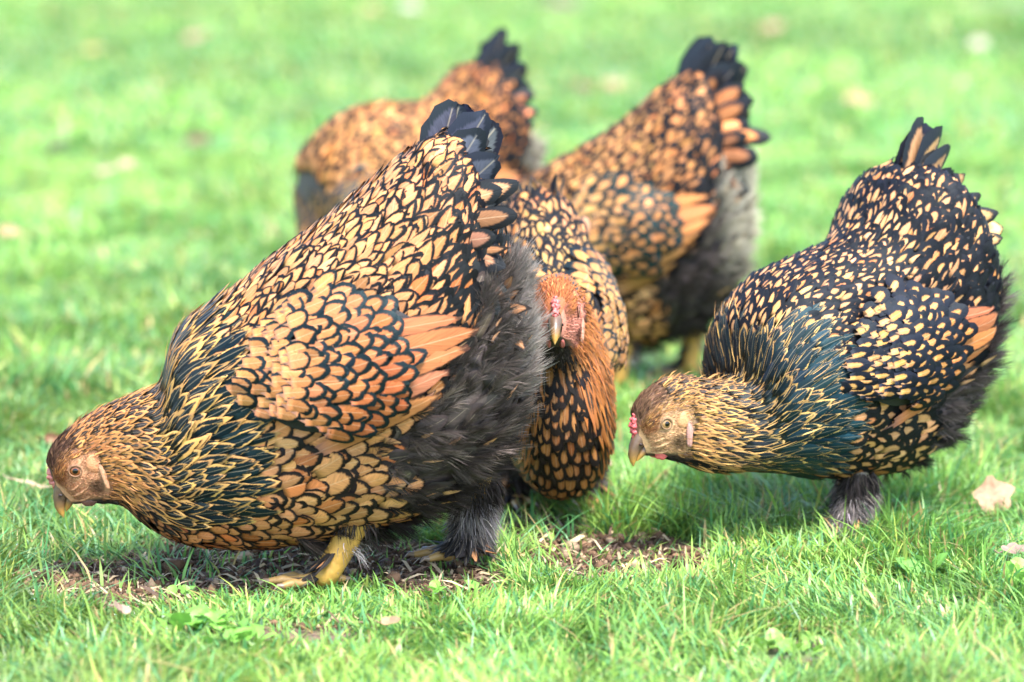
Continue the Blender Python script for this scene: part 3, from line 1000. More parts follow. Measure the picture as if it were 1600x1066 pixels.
        self.strands('fluff', R(s), R(t) + 0, (0.011 + 0.012 * self.r.uniform(0, 1, n)) * R(ln), 0.00062, self.colours(n, c, 0.14, 0.02), R(lt), 0.002, 0, 0.14, ang=R(sa) + side * (0.75 - 0.6 * f) * self.r.uniform(0.5, 1.2, n), along=(R(sa), f * 0.018 * R(ln)), lj=0.35)
        # loose dark feathers and pale tips among the down
        s, t = self.rows(8.0, 13.2, 0.020 / dt, 0.026 / dt, 0.4)
        x, y = self.where(s, t)
        k = inpoly(x + 14, y, self.poly_fluff) & (y > 440)
        s, t, x, y = s[k], t[k], x[k], y[k]
        n = len(s)
        self.on_body('fluff_feather', s, t, 0.042 * self.r.uniform(0.8, 1.25, n), 0.022 * self.r.uniform(0.8, 1.2, n), self.colours(n, np.array(pal['down']) * 0.75, 0.3), self.colours(n, np.array(pal['down']) * 0.55, 0.3), self.pars(n, 0.3, 0.1, 0.2), 'round', 0.12, 0.001, n_single=0)
        pick = (self.r.uniform(0, 1, n) < pal['spikes']) & (y > 500)
        s, t = s[pick] + 0.1, t[pick]
        n = len(s)
        self.on_body('pale_tip_feather', s, t, 0.026 * self.r.uniform(0.6, 1.4, n), 0.0062 * self.r.uniform(0.5, 1.5, n), self.colours(n, np.array(pal['breast']) * np.array([1.1, 1.25, 1.5]), 0.15), self.colours(n, np.array(pal['down']) * 0.6, 0.2), self.pars(n, 0.22, 0.1, 0.9), 'point', 0.34, 0.008, n_single=60)

    def head_mesh(self, name, V, F, c, mat, parent=None):
        V = self.pose(V, 1.0)
        return obj(name, build_mesh(name, V, F, {'ctr': c}, None, mat), parent or self.root)

    def mk_head(self):
        pal = self.pal
        # beak: upper mandible hooks over the lower one
        def horn(pts, ws, hs, cols, name):
            V, C = [], []
            na = 14
            for i, (q, w, h) in enumerate(zip(pts, ws, hs)):
                d = np.array(pts[min(i + 1, len(pts) - 1)]) - np.array(pts[max(i - 1, 0)])
                d = d / np.linalg.norm(d)
                nv = np.array([-d[1], d[0]])
                for k in range(na):
                    an = 2 * math.pi * k / na
                    p2 = np.array(q) + nv * h * math.cos(an)
                    l = loc2(p2[0], p2[1])
                    V.append((l[0], w * math.sin(an) / PXM, l[1])); C.append(cols[i])
            return self.head_mesh(name, np.array(V), grid_faces(len(pts), na, True), np.array(C), MAT_HORN)
        y1, br, tipc = np.array([0.42, 0.22, 0.045]), np.array([0.10, 0.058, 0.034]), np.array([0.36, 0.22, 0.07])
        up = horn([(100, 752), (95, 766), (92, 779), (92, 791), (95, 801), (98, 808.5)], [13, 11.5, 9.5, 7.5, 4.5, 0.6], [15, 13, 10.5, 8.5, 5.2, 0.7], [br * 1.6, br, br * 0.9, br * 0.7 + y1 * 0.3, y1, tipc], 'beak')
        up['label'] = 'curved yellow brown beak'
        lo = horn([(114, 768), (109, 780), (105, 790), (102, 799)], [11, 9, 6.5, 0.8], [9, 7.5, 5, 0.7], [br * 1.3, br, y1 * 0.7, y1], 'lower_beak')
        # nostrils
        for sg in (1, -1):
            V, F = self.blob((95, 770), 3.6, 2.4, 12.2 * sg / PXM, 0.0012)
            self.head_mesh('nostril', V, F, np.array([0.03, 0.015, 0.012]), MAT_FLESH)
        # comb: a low knobbly ridge from the beak to the forehead
        V, F = [], []
        b0 = 0
        for (x, y, r) in ((92, 764, 5), (87, 758, 6.5), (83.5, 750, 7.5), (81, 742, 8.2), (80, 734, 7.8), (80, 726, 6.8), (83, 719, 5.5), (87, 752, 8), (86, 741, 8.5)):
            for sg in ((-1, 1) if r > 7.6 else (0,)):
                v, f = self.blob((x, y), r, r * 0.85, sg * 2.6 / PXM, r * 0.6 / PXM, rough=0.22)
                V.append(v); F.append(f + b0); b0 += len(v)
        self.head_mesh('comb', np.concatenate(V), np.concatenate(F), np.array(pal['comb']), MAT_FLESH)
        for sg in (1, -1):
            # eye: ball, iris, pupil; lids round it
            ex, ey = 121.5, 727.0
            yy = self.yexact(ex, ey)
            def disc(rad, out, nr=5, na=20, dome=0.35):
                V = []
                for i in range(nr + 1):
                    q = i / nr
                    for k in range(na):
                        an = 2 * math.pi * k / na
                        l = loc2(ex + rad * q * math.cos(an), ey + rad * q * math.sin(an))
                        V.append((l[0], sg * (yy + out + dome * rad / PXM * (1 - q * q)), l[1]))
                return np.array(V), grid_faces(nr + 1, na, True)
            V, F = disc(9.0, 0.0002, dome=0.42)
            q = np.hypot(HX - V[:, 0] * PXM - ex, HZ - V[:, 2] * PXM - ey)
            V, F = disc(9.0, 0.0002, 9, 24, 0.42)
            q = np.hypot(HX - V[:, 0] * PXM - ex, HZ - V[:, 2] * PXM - ey)
            c = np.where((q < 5.0)[:, None], np.array([0.004, 0.003, 0.003]), np.where((q < 8.0)[:, None], np.array(pal['iris']), np.array([0.02, 0.012, 0.008])))
            eye = self.head_mesh('eye', V, F, c, MAT_EYE)
            an = np.linspace(0, 2 * np.pi, 29)
            pth = [(*loc2(ex + 10.3 * math.cos(a), ey + 9.0 * math.sin(a)), 0) for a in an]
            pth = np.array([(p[0], sg * (yy + 0.0012), p[1]) for p in pth])
            rad = 0.0010 + 0.0008 * (np.sin(an) < 0) * np.abs(np.sin(an))
            t_ = norm(np.gradient(pth, axis=0)); t_[0] = t_[-1] = norm(pth[1] - pth[-2])
            up_ = np.array([0, sg, 0.0])
            sd_ = norm(np.cross(t_, up_))
            aa = np.linspace(0, 2 * np.pi, 8, endpoint=False)
            V = pth[:, None] + rad[:, None, None] * (np.cos(aa)[None, :, None] * sd_[:, None] + np.sin(aa)[None, :, None] * up_)
            self.head_mesh('eyelid', V.reshape(-1, 3), grid_faces(len(an), 8, True), np.array(pal['face']) * 0.42, MAT_SKIN)
            # ear tuft and hanging lobe
            V, F = self.blob((152, 714), 15, 17, sg * (self.yexact(152, 714) - 0.0022), 0.0042, rough=0.05)
            self.head_mesh('ear_covert', V, F, np.array(pal['face']) * np.array([1.05, 0.9, 0.8]), MAT_SKIN)
            V, F = self.blob((167, 735), pal.get('lobe_w', 5.0), 23, sg * (self.yexact(168, 734) + 0.0002), 0.0030, rough=0.12, shear=-0.30)
            self.head_mesh('ear_lobe', V, F, np.array(pal['lobe']), MAT_FLESH)
            # wattle under the jaw
            V, F = self.blob((139, 780), 13, 8, sg * 0.008, 0.0035, rough=0.12, shear=0.0)
            self.head_mesh('wattle', V, F, np.array(pal['wattle']), MAT_FLESH)
            # folds of the cheek, from the gape backwards
            for (x0, y0, x1, y1_, r) in ((112, 772, 142, 752, 2.6), (118, 780, 150, 765, 2.4), (108, 762, 132, 745, 2.2)):
                pts = []
                for f in np.linspace(0, 1, 9):
                    x_, y_ = x0 + (x1 - x0) * f, y0 + (y1_ - y0) * f + 3 * math.sin(f * 3.14)
                    l = loc2(x_, y_)
                    pts.append((l[0], sg * (self.yexact(x_, y_) + 0.0001), l[1]))
                V, F = tube(pts, r / PXM * np.sin(np.linspace(0.15, 3.0, 9)), 8)
                self.head_mesh('cheek_fold', V, F, np.array(pal['face']) * 1.05, MAT_SKIN)

    def blob(self, c, rx, ry, y, ty, rough=0.0, shear=0.0):
        """a lumpy ellipsoid given in side-view pixels, thickness ty metres sideways"""
        nr, na = 9, 14
        V = []
        ph = self.r.uniform(0, 6, 4)
        for i in range(nr):
            f = math.pi * (i + 0.02) / (nr - 0.96)
            for k in range(na):
                an = 2 * math.pi * k / na
                dx, dz, dyy = math.sin(f) * math.cos(an), math.cos(f), math.sin(f) * math.sin(an)
                q = 1 + rough * (math.sin(3 * an + ph[0]) * math.sin(2 * f + ph[1]) + 0.7 * math.sin(5 * f + ph[2]))
                l = loc2(c[0] + rx * dx * q + shear * ry * dz, c[1] - ry * dz * q)
                V.append((l[0], y + ty * dyy * q, l[1]))
        return np.array(V), grid_faces(nr, na, True)

    def mk_legs(self):
        pal = self.pal
        legs = pal['legs']
        for (hx, hy, kx, ky, fx, fy, sg, feathered, lab) in legs:
            y0 = sg * 0.047
            a, b, c = loc2(hx, hy), loc2(kx, ky), loc2(fx, fy)
            # shank with thick thigh root hidden in the plumage
            pth = np.array([(a[0], y0, a[1]), ((a[0] + b[0]) / 2, y0, (a[1] + b[1]) / 2), (b[0], y0, b[1]), (b[0] * .7 + c[0] * .3, y0, b[1] * .7 + c[1] * .3), (b[0] * .35 + c[0] * .65, y0, b[1] * .35 + c[1] * .65), (c[0], y0, c[1] + 0.008), (c[0], y0, c[1])])
            V, F = tube(pth, np.array([0.013, 0.0135, 0.0125, 0.0115, 0.0105, 0.0125, 0.006]) * (1.3 if feathered < 1 else 1.0), 12)
            yl = np.array(pal['shank'])
            leg = obj('leg', build_mesh('leg', V, F, {'ctr': yl}, None, MAT_SHANK), self.root)
            if lab:
                leg['label'] = lab
            # scutes down the front
            for i in range(9):
                f = 0.05 + i / 9.5
                p = pth[2] * (1 - f) + pth[5] * f + (np.array([0.003, 0, 0]) if feathered < 1 else 0)
                V, F = tube([p + (0.0065, -0.007, 0.001), p + (0.0105, -0.003, 0), p + (0.0112, 0, 0), p + (0.0105, 0.003, 0), p + (0.0065, 0.007, 0.001)], [0.0008, 0.0036, 0.004, 0.0036, 0.0008], 6)
                obj('scale', build_mesh('scale', V, F, {'ctr': yl * self.r.uniform(0.8, 1.1)}, None, MAT_SHANK), leg)
            # toes
            for ang, ln in ((0, 0.062), (0.5, 0.052), (-0.5, 0.052), (math.pi + 0.3, 0.026)):
                d = np.array([math.cos(ang), math.sin(ang), 0])
                o = np.array([c[0], y0, c[1] + 0.006])
                ps, rs = [], []
                for i, f in enumerate(np.linspace(0, 1, 9)):
                    z = 0.002 + 0.004 * math.sin(f * math.pi * 3) * (1 - f) - 0.004 * f
                    ps.append(o + d * ln * f + np.array([0, 0, z])); rs.append(0.0075 - 0.003 * f + 0.0008 * math.sin(f * 18))
                V, F = tube(ps, rs, 10)
                toe = obj('toe', build_mesh('toe', V, F, {'ctr': yl * np.array([0.55, 0.6, 0.9])}, None, MAT_SHANK), leg)
                e = ps[-1]
                V, F = tube([e, e + d * 0.006 + (0, 0, 0.001), e + d * 0.012 - (0, 0, 0.004)], [0.004, 0.0026, 0.0003], 8)
                obj('claw', build_mesh('claw', V, F, {'ctr': np.array([0.16, 0.11, 0.07])}, None, MAT_HORN), leg)
            # dark thigh fluff closing over the hock
            m = 700 if feathered > 1 else 160
            an = self.r.uniform(-math.pi, math.pi, m)
            f = self.r.uniform(-1.0, -0.1 if feathered > 1 else -0.8, m)
            R = pth[2] + (pth[2] - pth[0]) * f[:, None] * 0.7 + np.stack([np.cos(an), np.sin(an), 0 * an], -1) * 0.018
            D = norm(np.stack([np.cos(an) * 0.35, np.sin(an) * 0.35, -1 + 0 * an], -1) + self.r.normal(0, 0.22, (m, 3)))
            ln = self.r.uniform(0.018, 0.034, m)[:, None]
            sdv = norm(np.cross(D, self.r.normal(0, 1, (m, 3)))) * 0.0006
            mid = R + D * ln * 0.5 + np.stack([np.cos(an), np.sin(an), 0 * an], -1) * 0.003
            V = np.stack([R - sdv, R + sdv, mid + sdv, mid - sdv, R + D * ln], 1)
            bb = (np.arange(m) * 5)[:, None]
            F = np.concatenate([bb + np.array([0, 1, 2]), bb + np.array([0, 2, 3]), bb + np.array([3, 2, 4])], 0)
            o = obj('thigh_down', build_mesh('thigh_down', V.reshape(-1, 3), F, {'ctr': np.repeat(self.colours(m, np.array(pal['down']) * 0.4, 0.35, 0.03), 5, 0)}, None, MAT_DOWN), leg)
            o['kind'] = 'stuff'
            # feathering of shank and foot
            n = int(feathered * 46)
            if n:
                f = self.r.uniform(0.0, 1.0, n)
                an = self.r.normal(0.0, 0.42, n)                      # 0 = front, outwards for the outer side
                if feathered > 1:
                    an = self.r.uniform(-math.pi, math.pi, n)
                R = pth[2] * (1 - f)[:, None] + pth[5] * f[:, None] + np.stack([np.cos(an), np.sin(an), 0 * an], -1) * 0.0095
                D = np.stack([np.cos(an) * 0.55 + 0.15, np.sin(an) * 0.55, -0.8 + 0.75 * f ** 2], -1)
                D[:, 2] += self.r.normal(0, 0.12, n)
                U = np.stack([np.cos(an), np.sin(an), 0 * an + 0.5], -1)
                c3 = np.where(self.r.uniform(0, 1, (n, 1)) < pal.get('foot_buff', 0.15), np.array(pal['breast']) * 0.9, np.array(pal['foot']) * np.exp(self.r.normal(0, 0.35, (n, 1))))
                self.free_feathers('foot_feather', R, D, U, self.r.uniform(0.028, 0.052, n), self.r.uniform(0.008, 0.015, n), 0.12, c3, np.array(pal['foot']) * 0.6, self.pars(n, 0.25, 0.2, 0.4), 'point', leg, 0)
                # down tuft over the hock
                m = int(1500 * min(feathered, 1.6)) if feathered > 1 else 60
                f = self.r.uniform(-0.15, 0.75 if feathered > 1 else 0.25, m)
                an = self.r.uniform(-math.pi, math.pi, m) if feathered > 1 else self.r.normal(math.pi, 1.0, m)
                R = pth[2] * (1 - f)[:, None] + pth[5] * f[:, None] + np.stack([np.cos(an), np.sin(an), 0 * an], -1) * 0.011
                D = norm(np.stack([np.cos(an) * 0.8 - 0.25, np.sin(an) * 0.8, -0.65 + 0 * an], -1) + self.r.normal(0, 0.25, (m, 3)))
                ln = self.r.uniform(0.014, 0.034, m)[:, None]
                sdv = norm(np.cross(D, self.r.normal(0, 1, (m, 3)))) * 0.0005
                mid = R + D * ln * 0.5 + np.stack([np.cos(an), np.sin(an), 0 * an], -1) * 0.004
                V = np.stack([R - sdv, R + sdv, mid + sdv, mid - sdv, R + D * ln - np.array([0, 0, 1]) * ln * 0.2], 1)
                bb = (np.arange(m) * 5)[:, None]
                F = np.concatenate([bb + np.array([0, 1, 2]), bb + np.array([0, 2, 3]), bb + np.array([3, 2, 4])], 0)
                cc = self.colours(m, np.array(pal['foot_down']), 0.35, 0.03)
                o = obj('leg_down', build_mesh('leg_down', V.reshape(-1, 3), F, {'ctr': np.repeat(cc, 5, 0)}, None, MAT_DOWN), leg)
                o['kind'] = 'stuff'

TEAL = np.array([0.009, 0.0145, 0.0165])
PAL_A = dict(breast=(0.52, 0.228, 0.088), breast_front=(0.42, 0.150, 0.052), back=(0.52, 0.228, 0.084), saddle=(0.48, 0.190, 0.070), wing0=(0.46, 0.185, 0.064), wing1=(0.36, 0.095, 0.031),
             lace=BLACK * 1.2, lace_b=(0.013, 0.0085, 0.0075), lace_w=TEAL * 0.8, lw_breast=0.26, lw_back=0.25, lw_wing=0.34, pt_breast=0.25, pt_back=0.6, pt_wing=0.2, gloss_back=0.3,
             hackle_edge0=(0.42, 0.175, 0.058), hackle_edge1=(0.56, 0.30, 0.094), hackle_ctr0=(0.03, 0.018, 0.014), hackle_ctr1=(0.005, 0.011, 0.014), lw_hackle=0.32,
             crown=(0.075, 0.036, 0.022), face=(0.44, 0.215, 0.108), comb=(0.46, 0.15, 0.12), lobe=(0.38, 0.19, 0.10), wattle=(0.12, 0.05, 0.035), iris=(0.17, 0.055, 0.015),
             flight0=(0.36, 0.108, 0.044), flight1=(0.43, 0.165, 0.062), tail_ctr=(0.070, 0.073, 0.088), lw_tail=0.20, tail=[(68, 0.008, 0.096, 0.050), (59, 0.016, 0.102, 0.054), (49, 0.024, 0.102, 0.056), (37, 0.032, 0.096, 0.054), (22, 0.038, 0.088, 0.046)], covert=(0.38, 0.175, 0.080), lw_covert=0.32,
             rimlit_x=782, down=(0.080, 0.060, 0.051), down_rimlit=(0.46, 0.40, 0.35), spikes=0.26, shank=(0.46, 0.25, 0.050), foot=(0.026, 0.021, 0.019), foot_down=(0.20, 0.17, 0.155),
             legs=[(575, 780, 547, 838, 512, 906, 1, 0.7, 'yellow scaled shank with dark feathers on its front'), (770, 740, 752, 806, 742, 893, -1, 1.5, 'shank hidden under grey and black feathering')])
PAL_D = dict(PAL_A, wing_out=1.2, breast=(0.54, 0.262, 0.105), breast_front=(0.44, 0.188, 0.066), back=(0.51, 0.240, 0.092), saddle=(0.50, 0.230, 0.088), wing0=(0.48, 0.24, 0.072), wing1=(0.42, 0.155, 0.042), lace=np.array([0.0065, 0.0065, 0.0095]), lace_b=BLACK, lace_w=np.array([0.0055, 0.006, 0.0115]),
             lw_breast=0.48, lw_back=0.54, lw_wing=0.64, pt_breast=0.3, pt_back=0.4, pt_wing=0.3, gloss_back=0.35, gloss_wing=0.45, hackle_edge0=(0.43, 0.215, 0.072), hackle_edge1=(0.56, 0.33, 0.115), hackle_ctr1=(0.007, 0.024, 0.033), lw_hackle=0.20,
             crown=(0.11, 0.058, 0.032), face=(0.42, 0.245, 0.120), comb=(0.48, 0.085, 0.085), lobe=(0.36, 0.19, 0.15), lobe_w=6.5, wattle=(0.46, 0.095, 0.08), iris=(0.26, 0.15, 0.055), covert=(0.48, 0.27, 0.11), lw_covert=0.2, tail=[(70, 0.008, 0.106, 0.056), (60, 0.018, 0.106, 0.058), (49, 0.026, 0.100, 0.056), (37, 0.034, 0.094, 0.052), (24, 0.04, 0.088, 0.048)], lw_tail=0.42, tail_ctr=(0.34, 0.19, 0.085), spikes=0.10, down=(0.080, 0.064, 0.059), foot=(0.06, 0.048, 0.045), foot_down=(0.19, 0.16, 0.145), shank=(0.13, 0.10, 0.07),
             legs=[(520, 760, 505, 826, 455, 906, 1, 2.2, None), (640, 760, 635, 826, 610, 902, -1, 2.2, None)])
PAL_C = dict(PAL_A, wing_out=0.5, breast=(0.36, 0.16, 0.058), breast_front=(0.34, 0.135, 0.042), back=(0.40, 0.215, 0.070), wing0=(0.38, 0.19, 0.06), lw_breast=0.42, lw_back=0.42, hackle_edge0=(0.33, 0.115, 0.034), hackle_edge1=(0.36, 0.145, 0.042), hackle_ctr1=(0.012, 0.010, 0.010), lw_hackle=0.46, barbs=1500, throat=0.35, breast_l=0.68, crown=(0.27, 0.085, 0.03), face=(0.44, 0.17, 0.115), comb=(0.44, 0.11, 0.10), lobe=(0.34, 0.16, 0.10), tail=[(50, 0.010, 0.07, 0.04), (40, 0.02, 0.075, 0.042), (28, 0.03, 0.075, 0.042), (15, 0.036, 0.07, 0.04)], wattle=(0.36, 0.10, 0.08), foot_down=(0.09, 0.07, 0.065),
             legs=[(560, 780, 545, 830, 530, 906, 1, 1.3, None), (600, 780, 590, 830, 570, 904, -1, 1.3, None)])
PAL_B = dict(PAL_A, wing_out=1.35, covert_k=1.2, rimlit_x=715, back=(0.42, 0.185, 0.056), saddle=(0.39, 0.145, 0.044), wing0=(0.43, 0.20, 0.062), wing1=(0.38, 0.135, 0.040), lw_back=0.38, lw_wing=0.50, pt_back=0.1, pt_wing=0.05, lace_w=np.array([0.008, 0.018, 0.018]), covert=(0.36, 0.125, 0.042), lw_covert=0.40, tail_ctr=(0.012, 0.012, 0.014), down=(0.066, 0.050, 0.046), down_rimlit=(0.72, 0.63, 0.48), spikes=0.05, flight0=(0.40, 0.14, 0.045), flight1=(0.42, 0.17, 0.06),
             tail=[(64, 0.010, 0.128, 0.056), (55, 0.018, 0.130, 0.058), (46, 0.026, 0.126, 0.058), (36, 0.034, 0.120, 0.056), (25, 0.040, 0.112, 0.054), (13, 0.044, 0.104, 0.050), (1, 0.046, 0.098, 0.046)],
             legs=[(560, 780, 548, 830, 535, 906, 1, 0.5, None), (720, 770, 715, 820, 705, 902, -1, 0.5, None)])
PAL_E = dict(PAL_B, covert_k=1.0, tail=[(58, 0.010, 0.125, 0.058), (48, 0.018, 0.128, 0.060), (38, 0.026, 0.124, 0.058), (26, 0.034, 0.116, 0.056), (12, 0.040, 0.106, 0.05)], back=(0.45, 0.19, 0.055), saddle=(0.40, 0.14, 0.038), wing0=(0.46, 0.22, 0.068), wing1=(0.35, 0.115, 0.034), lw_back=0.30, lw_wing=0.34, hackle_ctr1=(0.012, 0.04, 0.06), hackle_edge1=(0.46, 0.26, 0.09))
CUSHION = STATIONS.copy()                     # hens with a dip behind the shoulders and a fuller rump
CUSHION[5:10, :2] = ((258, 596), (266, 486), (346, 408), (452, 376), (558, 336))
CUSHION[10:14, 1] += np.array([10, 6, 16, 26])
CUSHION[4, 1] += 8
CUSHION[4:14, 4] = (56, 90, 152, 176, 172, 172, 198, 194, 168, 114)
CUSHION[3:9, 3] += np.array([-6, -34, -76, -86, -62, -26])
UPRIGHT = STATIONS.copy()                     # head up, back lower
UPRIGHT[6:, 1] = 640 - (640 - UPRIGHT[6:, 1]) * 0.74
LEVEL = CUSHION.copy()
LEVEL[5:10, :2] = ((240, 560), (250, 430), (340, 334), (450, 306), (556, 302))
LEVEL[6:9, 4] = (165, 190, 180)
RIDGE = STATIONS.copy()
RIDGE[6:9, 1] += np.array([-30, -24, -4])
RIDGE[9, 1] += 10

HENS = [
    Hen('hen', 'gold laced hen pecking in front of the others, yellow shank showing', 612, 903, 182, PAL_A, 3, singles=300),
    Hen('hen', 'dark laced hen with pale buff spots and teal neck, beak lowered over grass', 1364, 822, 219, PAL_D, 5, singles=300, neck_up=15, neck_turn=-10, scale=0.90, stations=CUSHION, fluff=40, head=1.10),
    Hen('hen', 'orange brown hen facing the camera behind the nearest hen\'s fluffy rump', 850, 772, 276, PAL_C, 8, neck_up=66, head_dip=-26, neck_turn=-8, singles=200, kw=0.54, kz=0.92, kh=1.14, stations=UPRIGHT),
    Hen('hen', 'blurred rusty laced hen with raised black tail behind the front-facing hen', 1020, 610, 180, PAL_B, 13, neck_up=0, singles=150, detail=0.92, scale=0.95, stations=RIDGE),
    Hen('hen', 'most distant hen, out of focus, orange back showing above the nearest hen', 700, 541, 203, PAL_E, 21, neck_turn=22, neck_up=-10, singles=60, detail=0.85, scale=0.94, stations=LEVEL),
]

# ------------------------------------------------------------------ grass
def grass(name, n, ylo, yhi, margin, hmean, wmean, label, seed, power=1.0):
    r = np.random.default_rng(seed)
    m = int(n * 1.9)
    y = ylo + (yhi - ylo) * r.uniform(0, 1, m) ** power
    x = r.uniform(-1, 1, m) * (0.168 * yhi + margin)
    k = np.abs(x) < 0.168 * y + margin
    x, y = x[k], y[k]
    so = soil_amount(x, y)
    dens = 0.35 + 0.65 * smooth(0.3, 0.62, fbm(x * 7, y * 7, 31))
    wx, wy = px_of(x, y)
    clear = np.zeros(len(x))
    for cx, cy, sx, sy in ((300, 985, 90, 26), (372, 1000, 60, 22), (1225, 1012, 80, 22), (1580, 915, 50, 18)):
        clear = np.maximum(clear, smooth(1.2, 0.3, ((wx - cx) / sx) ** 2 + ((wy - cy) / sy) ** 2))
    k = r.uniform(0, 1, len(x)) < dens * (1 - 0.93 * smooth(0.15, 0.62, so)) * (1 - 0.75 * clear)
    x, y, so = x[k][:n], y[k][:n], so[k][:n]
    n = len(x)
    tall = smooth(0.45, 0.75, fbm(x * 5 + 9, y * 5, 33))
    px, py = px_of(x, y)
    tuft = np.exp(-(((px - 1150) / 170) ** 2 + ((py - 775) / 55) ** 2)) + 0.9 * np.exp(-(((px - 1400) / 130) ** 2 + ((py - 850) / 45) ** 2)) + 0.7 * np.exp(-(((px - 860) / 50) ** 2 + ((py - 850) / 25) ** 2)) + 0.6 * np.exp(-(((px - 950) / 160) ** 2 + ((py - 1040) / 40) ** 2))
    h = hmean * np.exp(r.normal(0, 0.35, n)) * (0.65 + 0.7 * tall + 0.8 * tuft)
    w = wmean * np.exp(r.normal(0, 0.28, n))
    # tufts lean together
    phi = 2 * np.pi * (vnoise(x * 6, y * 6, 35) * 1.6) + r.normal(0, 1.1, n)
    lean = np.clip(r.normal(0.68, 0.36, n), 0.05, 1.6)
    z0 = gz(x, y) - 0.002
    d = np.stack([np.cos(phi), np.sin(phi)], -1)
    fa = phi + np.pi / 2 + r.normal(0, 0.5, n)
    sd = np.stack([np.cos(fa), np.sin(fa), 0 * fa], -1)
    V = []
    for t, ww in ((0, 0.75), (0.35, 1.0), (0.7, 0.72), (1.0, 0.0)):
        out = h * (lean * 0.6 * t + lean * 0.75 * t * t)
        up = h * (t - 0.32 * lean * t * t)
        c = np.stack([x + d[:, 0] * out, y + d[:, 1] * out, z0 + up], -1)
        if ww:
            V += [c - sd * (w * ww / 2)[:, None], c + sd * (w * ww / 2)[:, None]]
        else:
            V.append(c)
    V = np.stack(V, 1)
    b = (np.arange(n) * 7)[:, None]
    F = np.concatenate([b + np.array(q) for q in ((0, 1, 3), (0, 3, 2), (2, 3, 5), (2, 5, 4), (4, 5, 6))], 0)
    tone = fbm(x * 3.1, y * 3.1, 37)[:, None]
    g1, g2, g3 = np.array([0.124, 0.258, 0.048]), np.array([0.200, 0.335, 0.058]), np.array([0.090, 0.25, 0.078])
    c = g1 + (g2 - g1) * smooth(0.35, 0.7, tone)
    big = fbm(x * 0.9 + 3, y * 0.55, 61)[:, None]
    c = c * (0.72 + 0.55 * smooth(0.3, 0.7, big)) + np.array([0.03, 0.01, 0.0]) * smooth(0.55, 0.75, fbm(x * 1.7, y * 1.1, 63))[:, None]
    c = c + (g3 - c) * (r.uniform(0, 1, (n, 1)) < 0.25)
    u = r.uniform(0, 1, (n, 1))
    c = np.where(u < 0.07, np.array([0.42, 0.30, 0.12]), c)
    c = np.where((u > 0.07) & (u < 0.13), np.array([0.33, 0.38, 0.08]), c)
    c = c * np.exp(r.normal(0, 0.22, (n, 1)))
    c7 = np.repeat(c[:, None], 7, 1)
    o = obj(name, build_mesh(name, V.reshape(-1, 3), F, {'ctr': c7.reshape(-1, 3)}, None, MAT_BLADE))
    return tag(o, label, 'grass', kind='stuff')

grass('grass', 190000, 2.55, 4.7, 0.30, 0.025, 0.0024, 'bright green lawn grass around the feet of the nearer hens', 41)
grass('grass', 110000, 4.7, 9.0, 0.5, 0.034, 0.0048, 'soft green lawn grass behind the hens', 42)
grass('grass', 130000, 9.0, 30.0, 1.2, 0.045, 0.0110, 'blurred distant lawn grass along the top of the picture', 43, 1.0)

# ------------------------------------------------------------------ soil crumbs and straw
r = np.random.default_rng(51)
def scatter_soil(n):
    x, y = [], []
    while len(x) < n:
        a, b = r.uniform(-0.75, 0.35, 4000), r.uniform(3.3, 4.1, 4000)
        k = r.uniform(0, 1, 4000) < smooth(0.25, 0.8, soil_amount(a, b))
        x += list(a[k]); y += list(b[k])
    return np.array(x[:n]), np.array(y[:n])
x, y = scatter_soil(15000)
ico_v = norm(np.array([(1, 0, 0), (-1, 0, 0), (0, 1, 0), (0, -1, 0), (0, 0, 1), (0, 0, -1), (.6, .6, .6), (-.6, .6, .6), (.6, -.6, .6), (-.6, -.6, .6)], float))
octa = np.array([(4, 6, 7), (4, 7, 9), (4, 9, 8), (4, 8, 6), (0, 2, 6), (2, 7, 6), (2, 1, 7), (1, 9, 7), (1, 3, 9), (3, 8, 9), (3, 0, 8), (0, 6, 8), (2, 0, 5), (1, 2, 5), (3, 1, 5), (0, 3, 5)])
n = len(x)
sz = np.exp(r.normal(math.log(0.0016), 0.6, n))
V = ico_v[None] * r.uniform(0.6, 1.35, (n, 10, 1)) * sz[:, None, None] * r.uniform(0.6, 1.3, (n, 1, 3))
V = V + np.stack([x, y, gz(x, y) + sz * 0.35], -1)[:, None]
c = np.where(r.uniform(0, 1, (n, 1)) < 0.18, np.array([0.26, 0.18, 0.11]), np.array([0.105, 0.060, 0.034])) * np.exp(r.normal(0, 0.35, (n, 1)))
tag(obj('soil_crumbs', build_mesh('soil_crumbs', V.reshape(-1, 3), ((np.arange(n) * 10)[:, None, None] + octa[None]).reshape(-1, 3), {'ctr': np.repeat(c, 10, 0)}, None, MAT_CRUMB, True)), 'loose dark soil crumbs scratched up under the hens', 'soil', kind='stuff')
x, y = scatter_soil(900)
n = len(x)
ph, ln = r.uniform(0, np.pi * 2, n), r.uniform(0.008, 0.04, n)
wd = r.uniform(0.0006, 0.0018, n)
d = np.stack([np.cos(ph), np.sin(ph), r.normal(0.12, 0.18, n)], -1)
s3 = np.stack([-np.sin(ph), np.cos(ph), r.normal(0, 0.5, n)], -1)
p = np.stack([x, y, gz(x, y) + 0.004], -1)
V = np.stack([p - s3 * wd[:, None], p + s3 * wd[:, None], p + d * ln[:, None] * 0.6 + s3 * wd[:, None] + np.array([0, 0, 0.003]), p + d * ln[:, None] * 0.6 - s3 * wd[:, None] + np.array([0, 0, 0.003]), p + d * ln[:, None]], 1)
bb = (np.arange(n) * 5)[:, None]
F = np.concatenate([bb + np.array(q) for q in ((0, 1, 2), (0, 2, 3), (3, 2, 4))], 0)
c = np.where(r.uniform(0, 1, (n, 1)) < 0.5, np.array([0.42, 0.31, 0.18]), np.array([0.10, 0.06, 0.04])) * np.exp(r.normal(0, 0.3, (n, 1)))
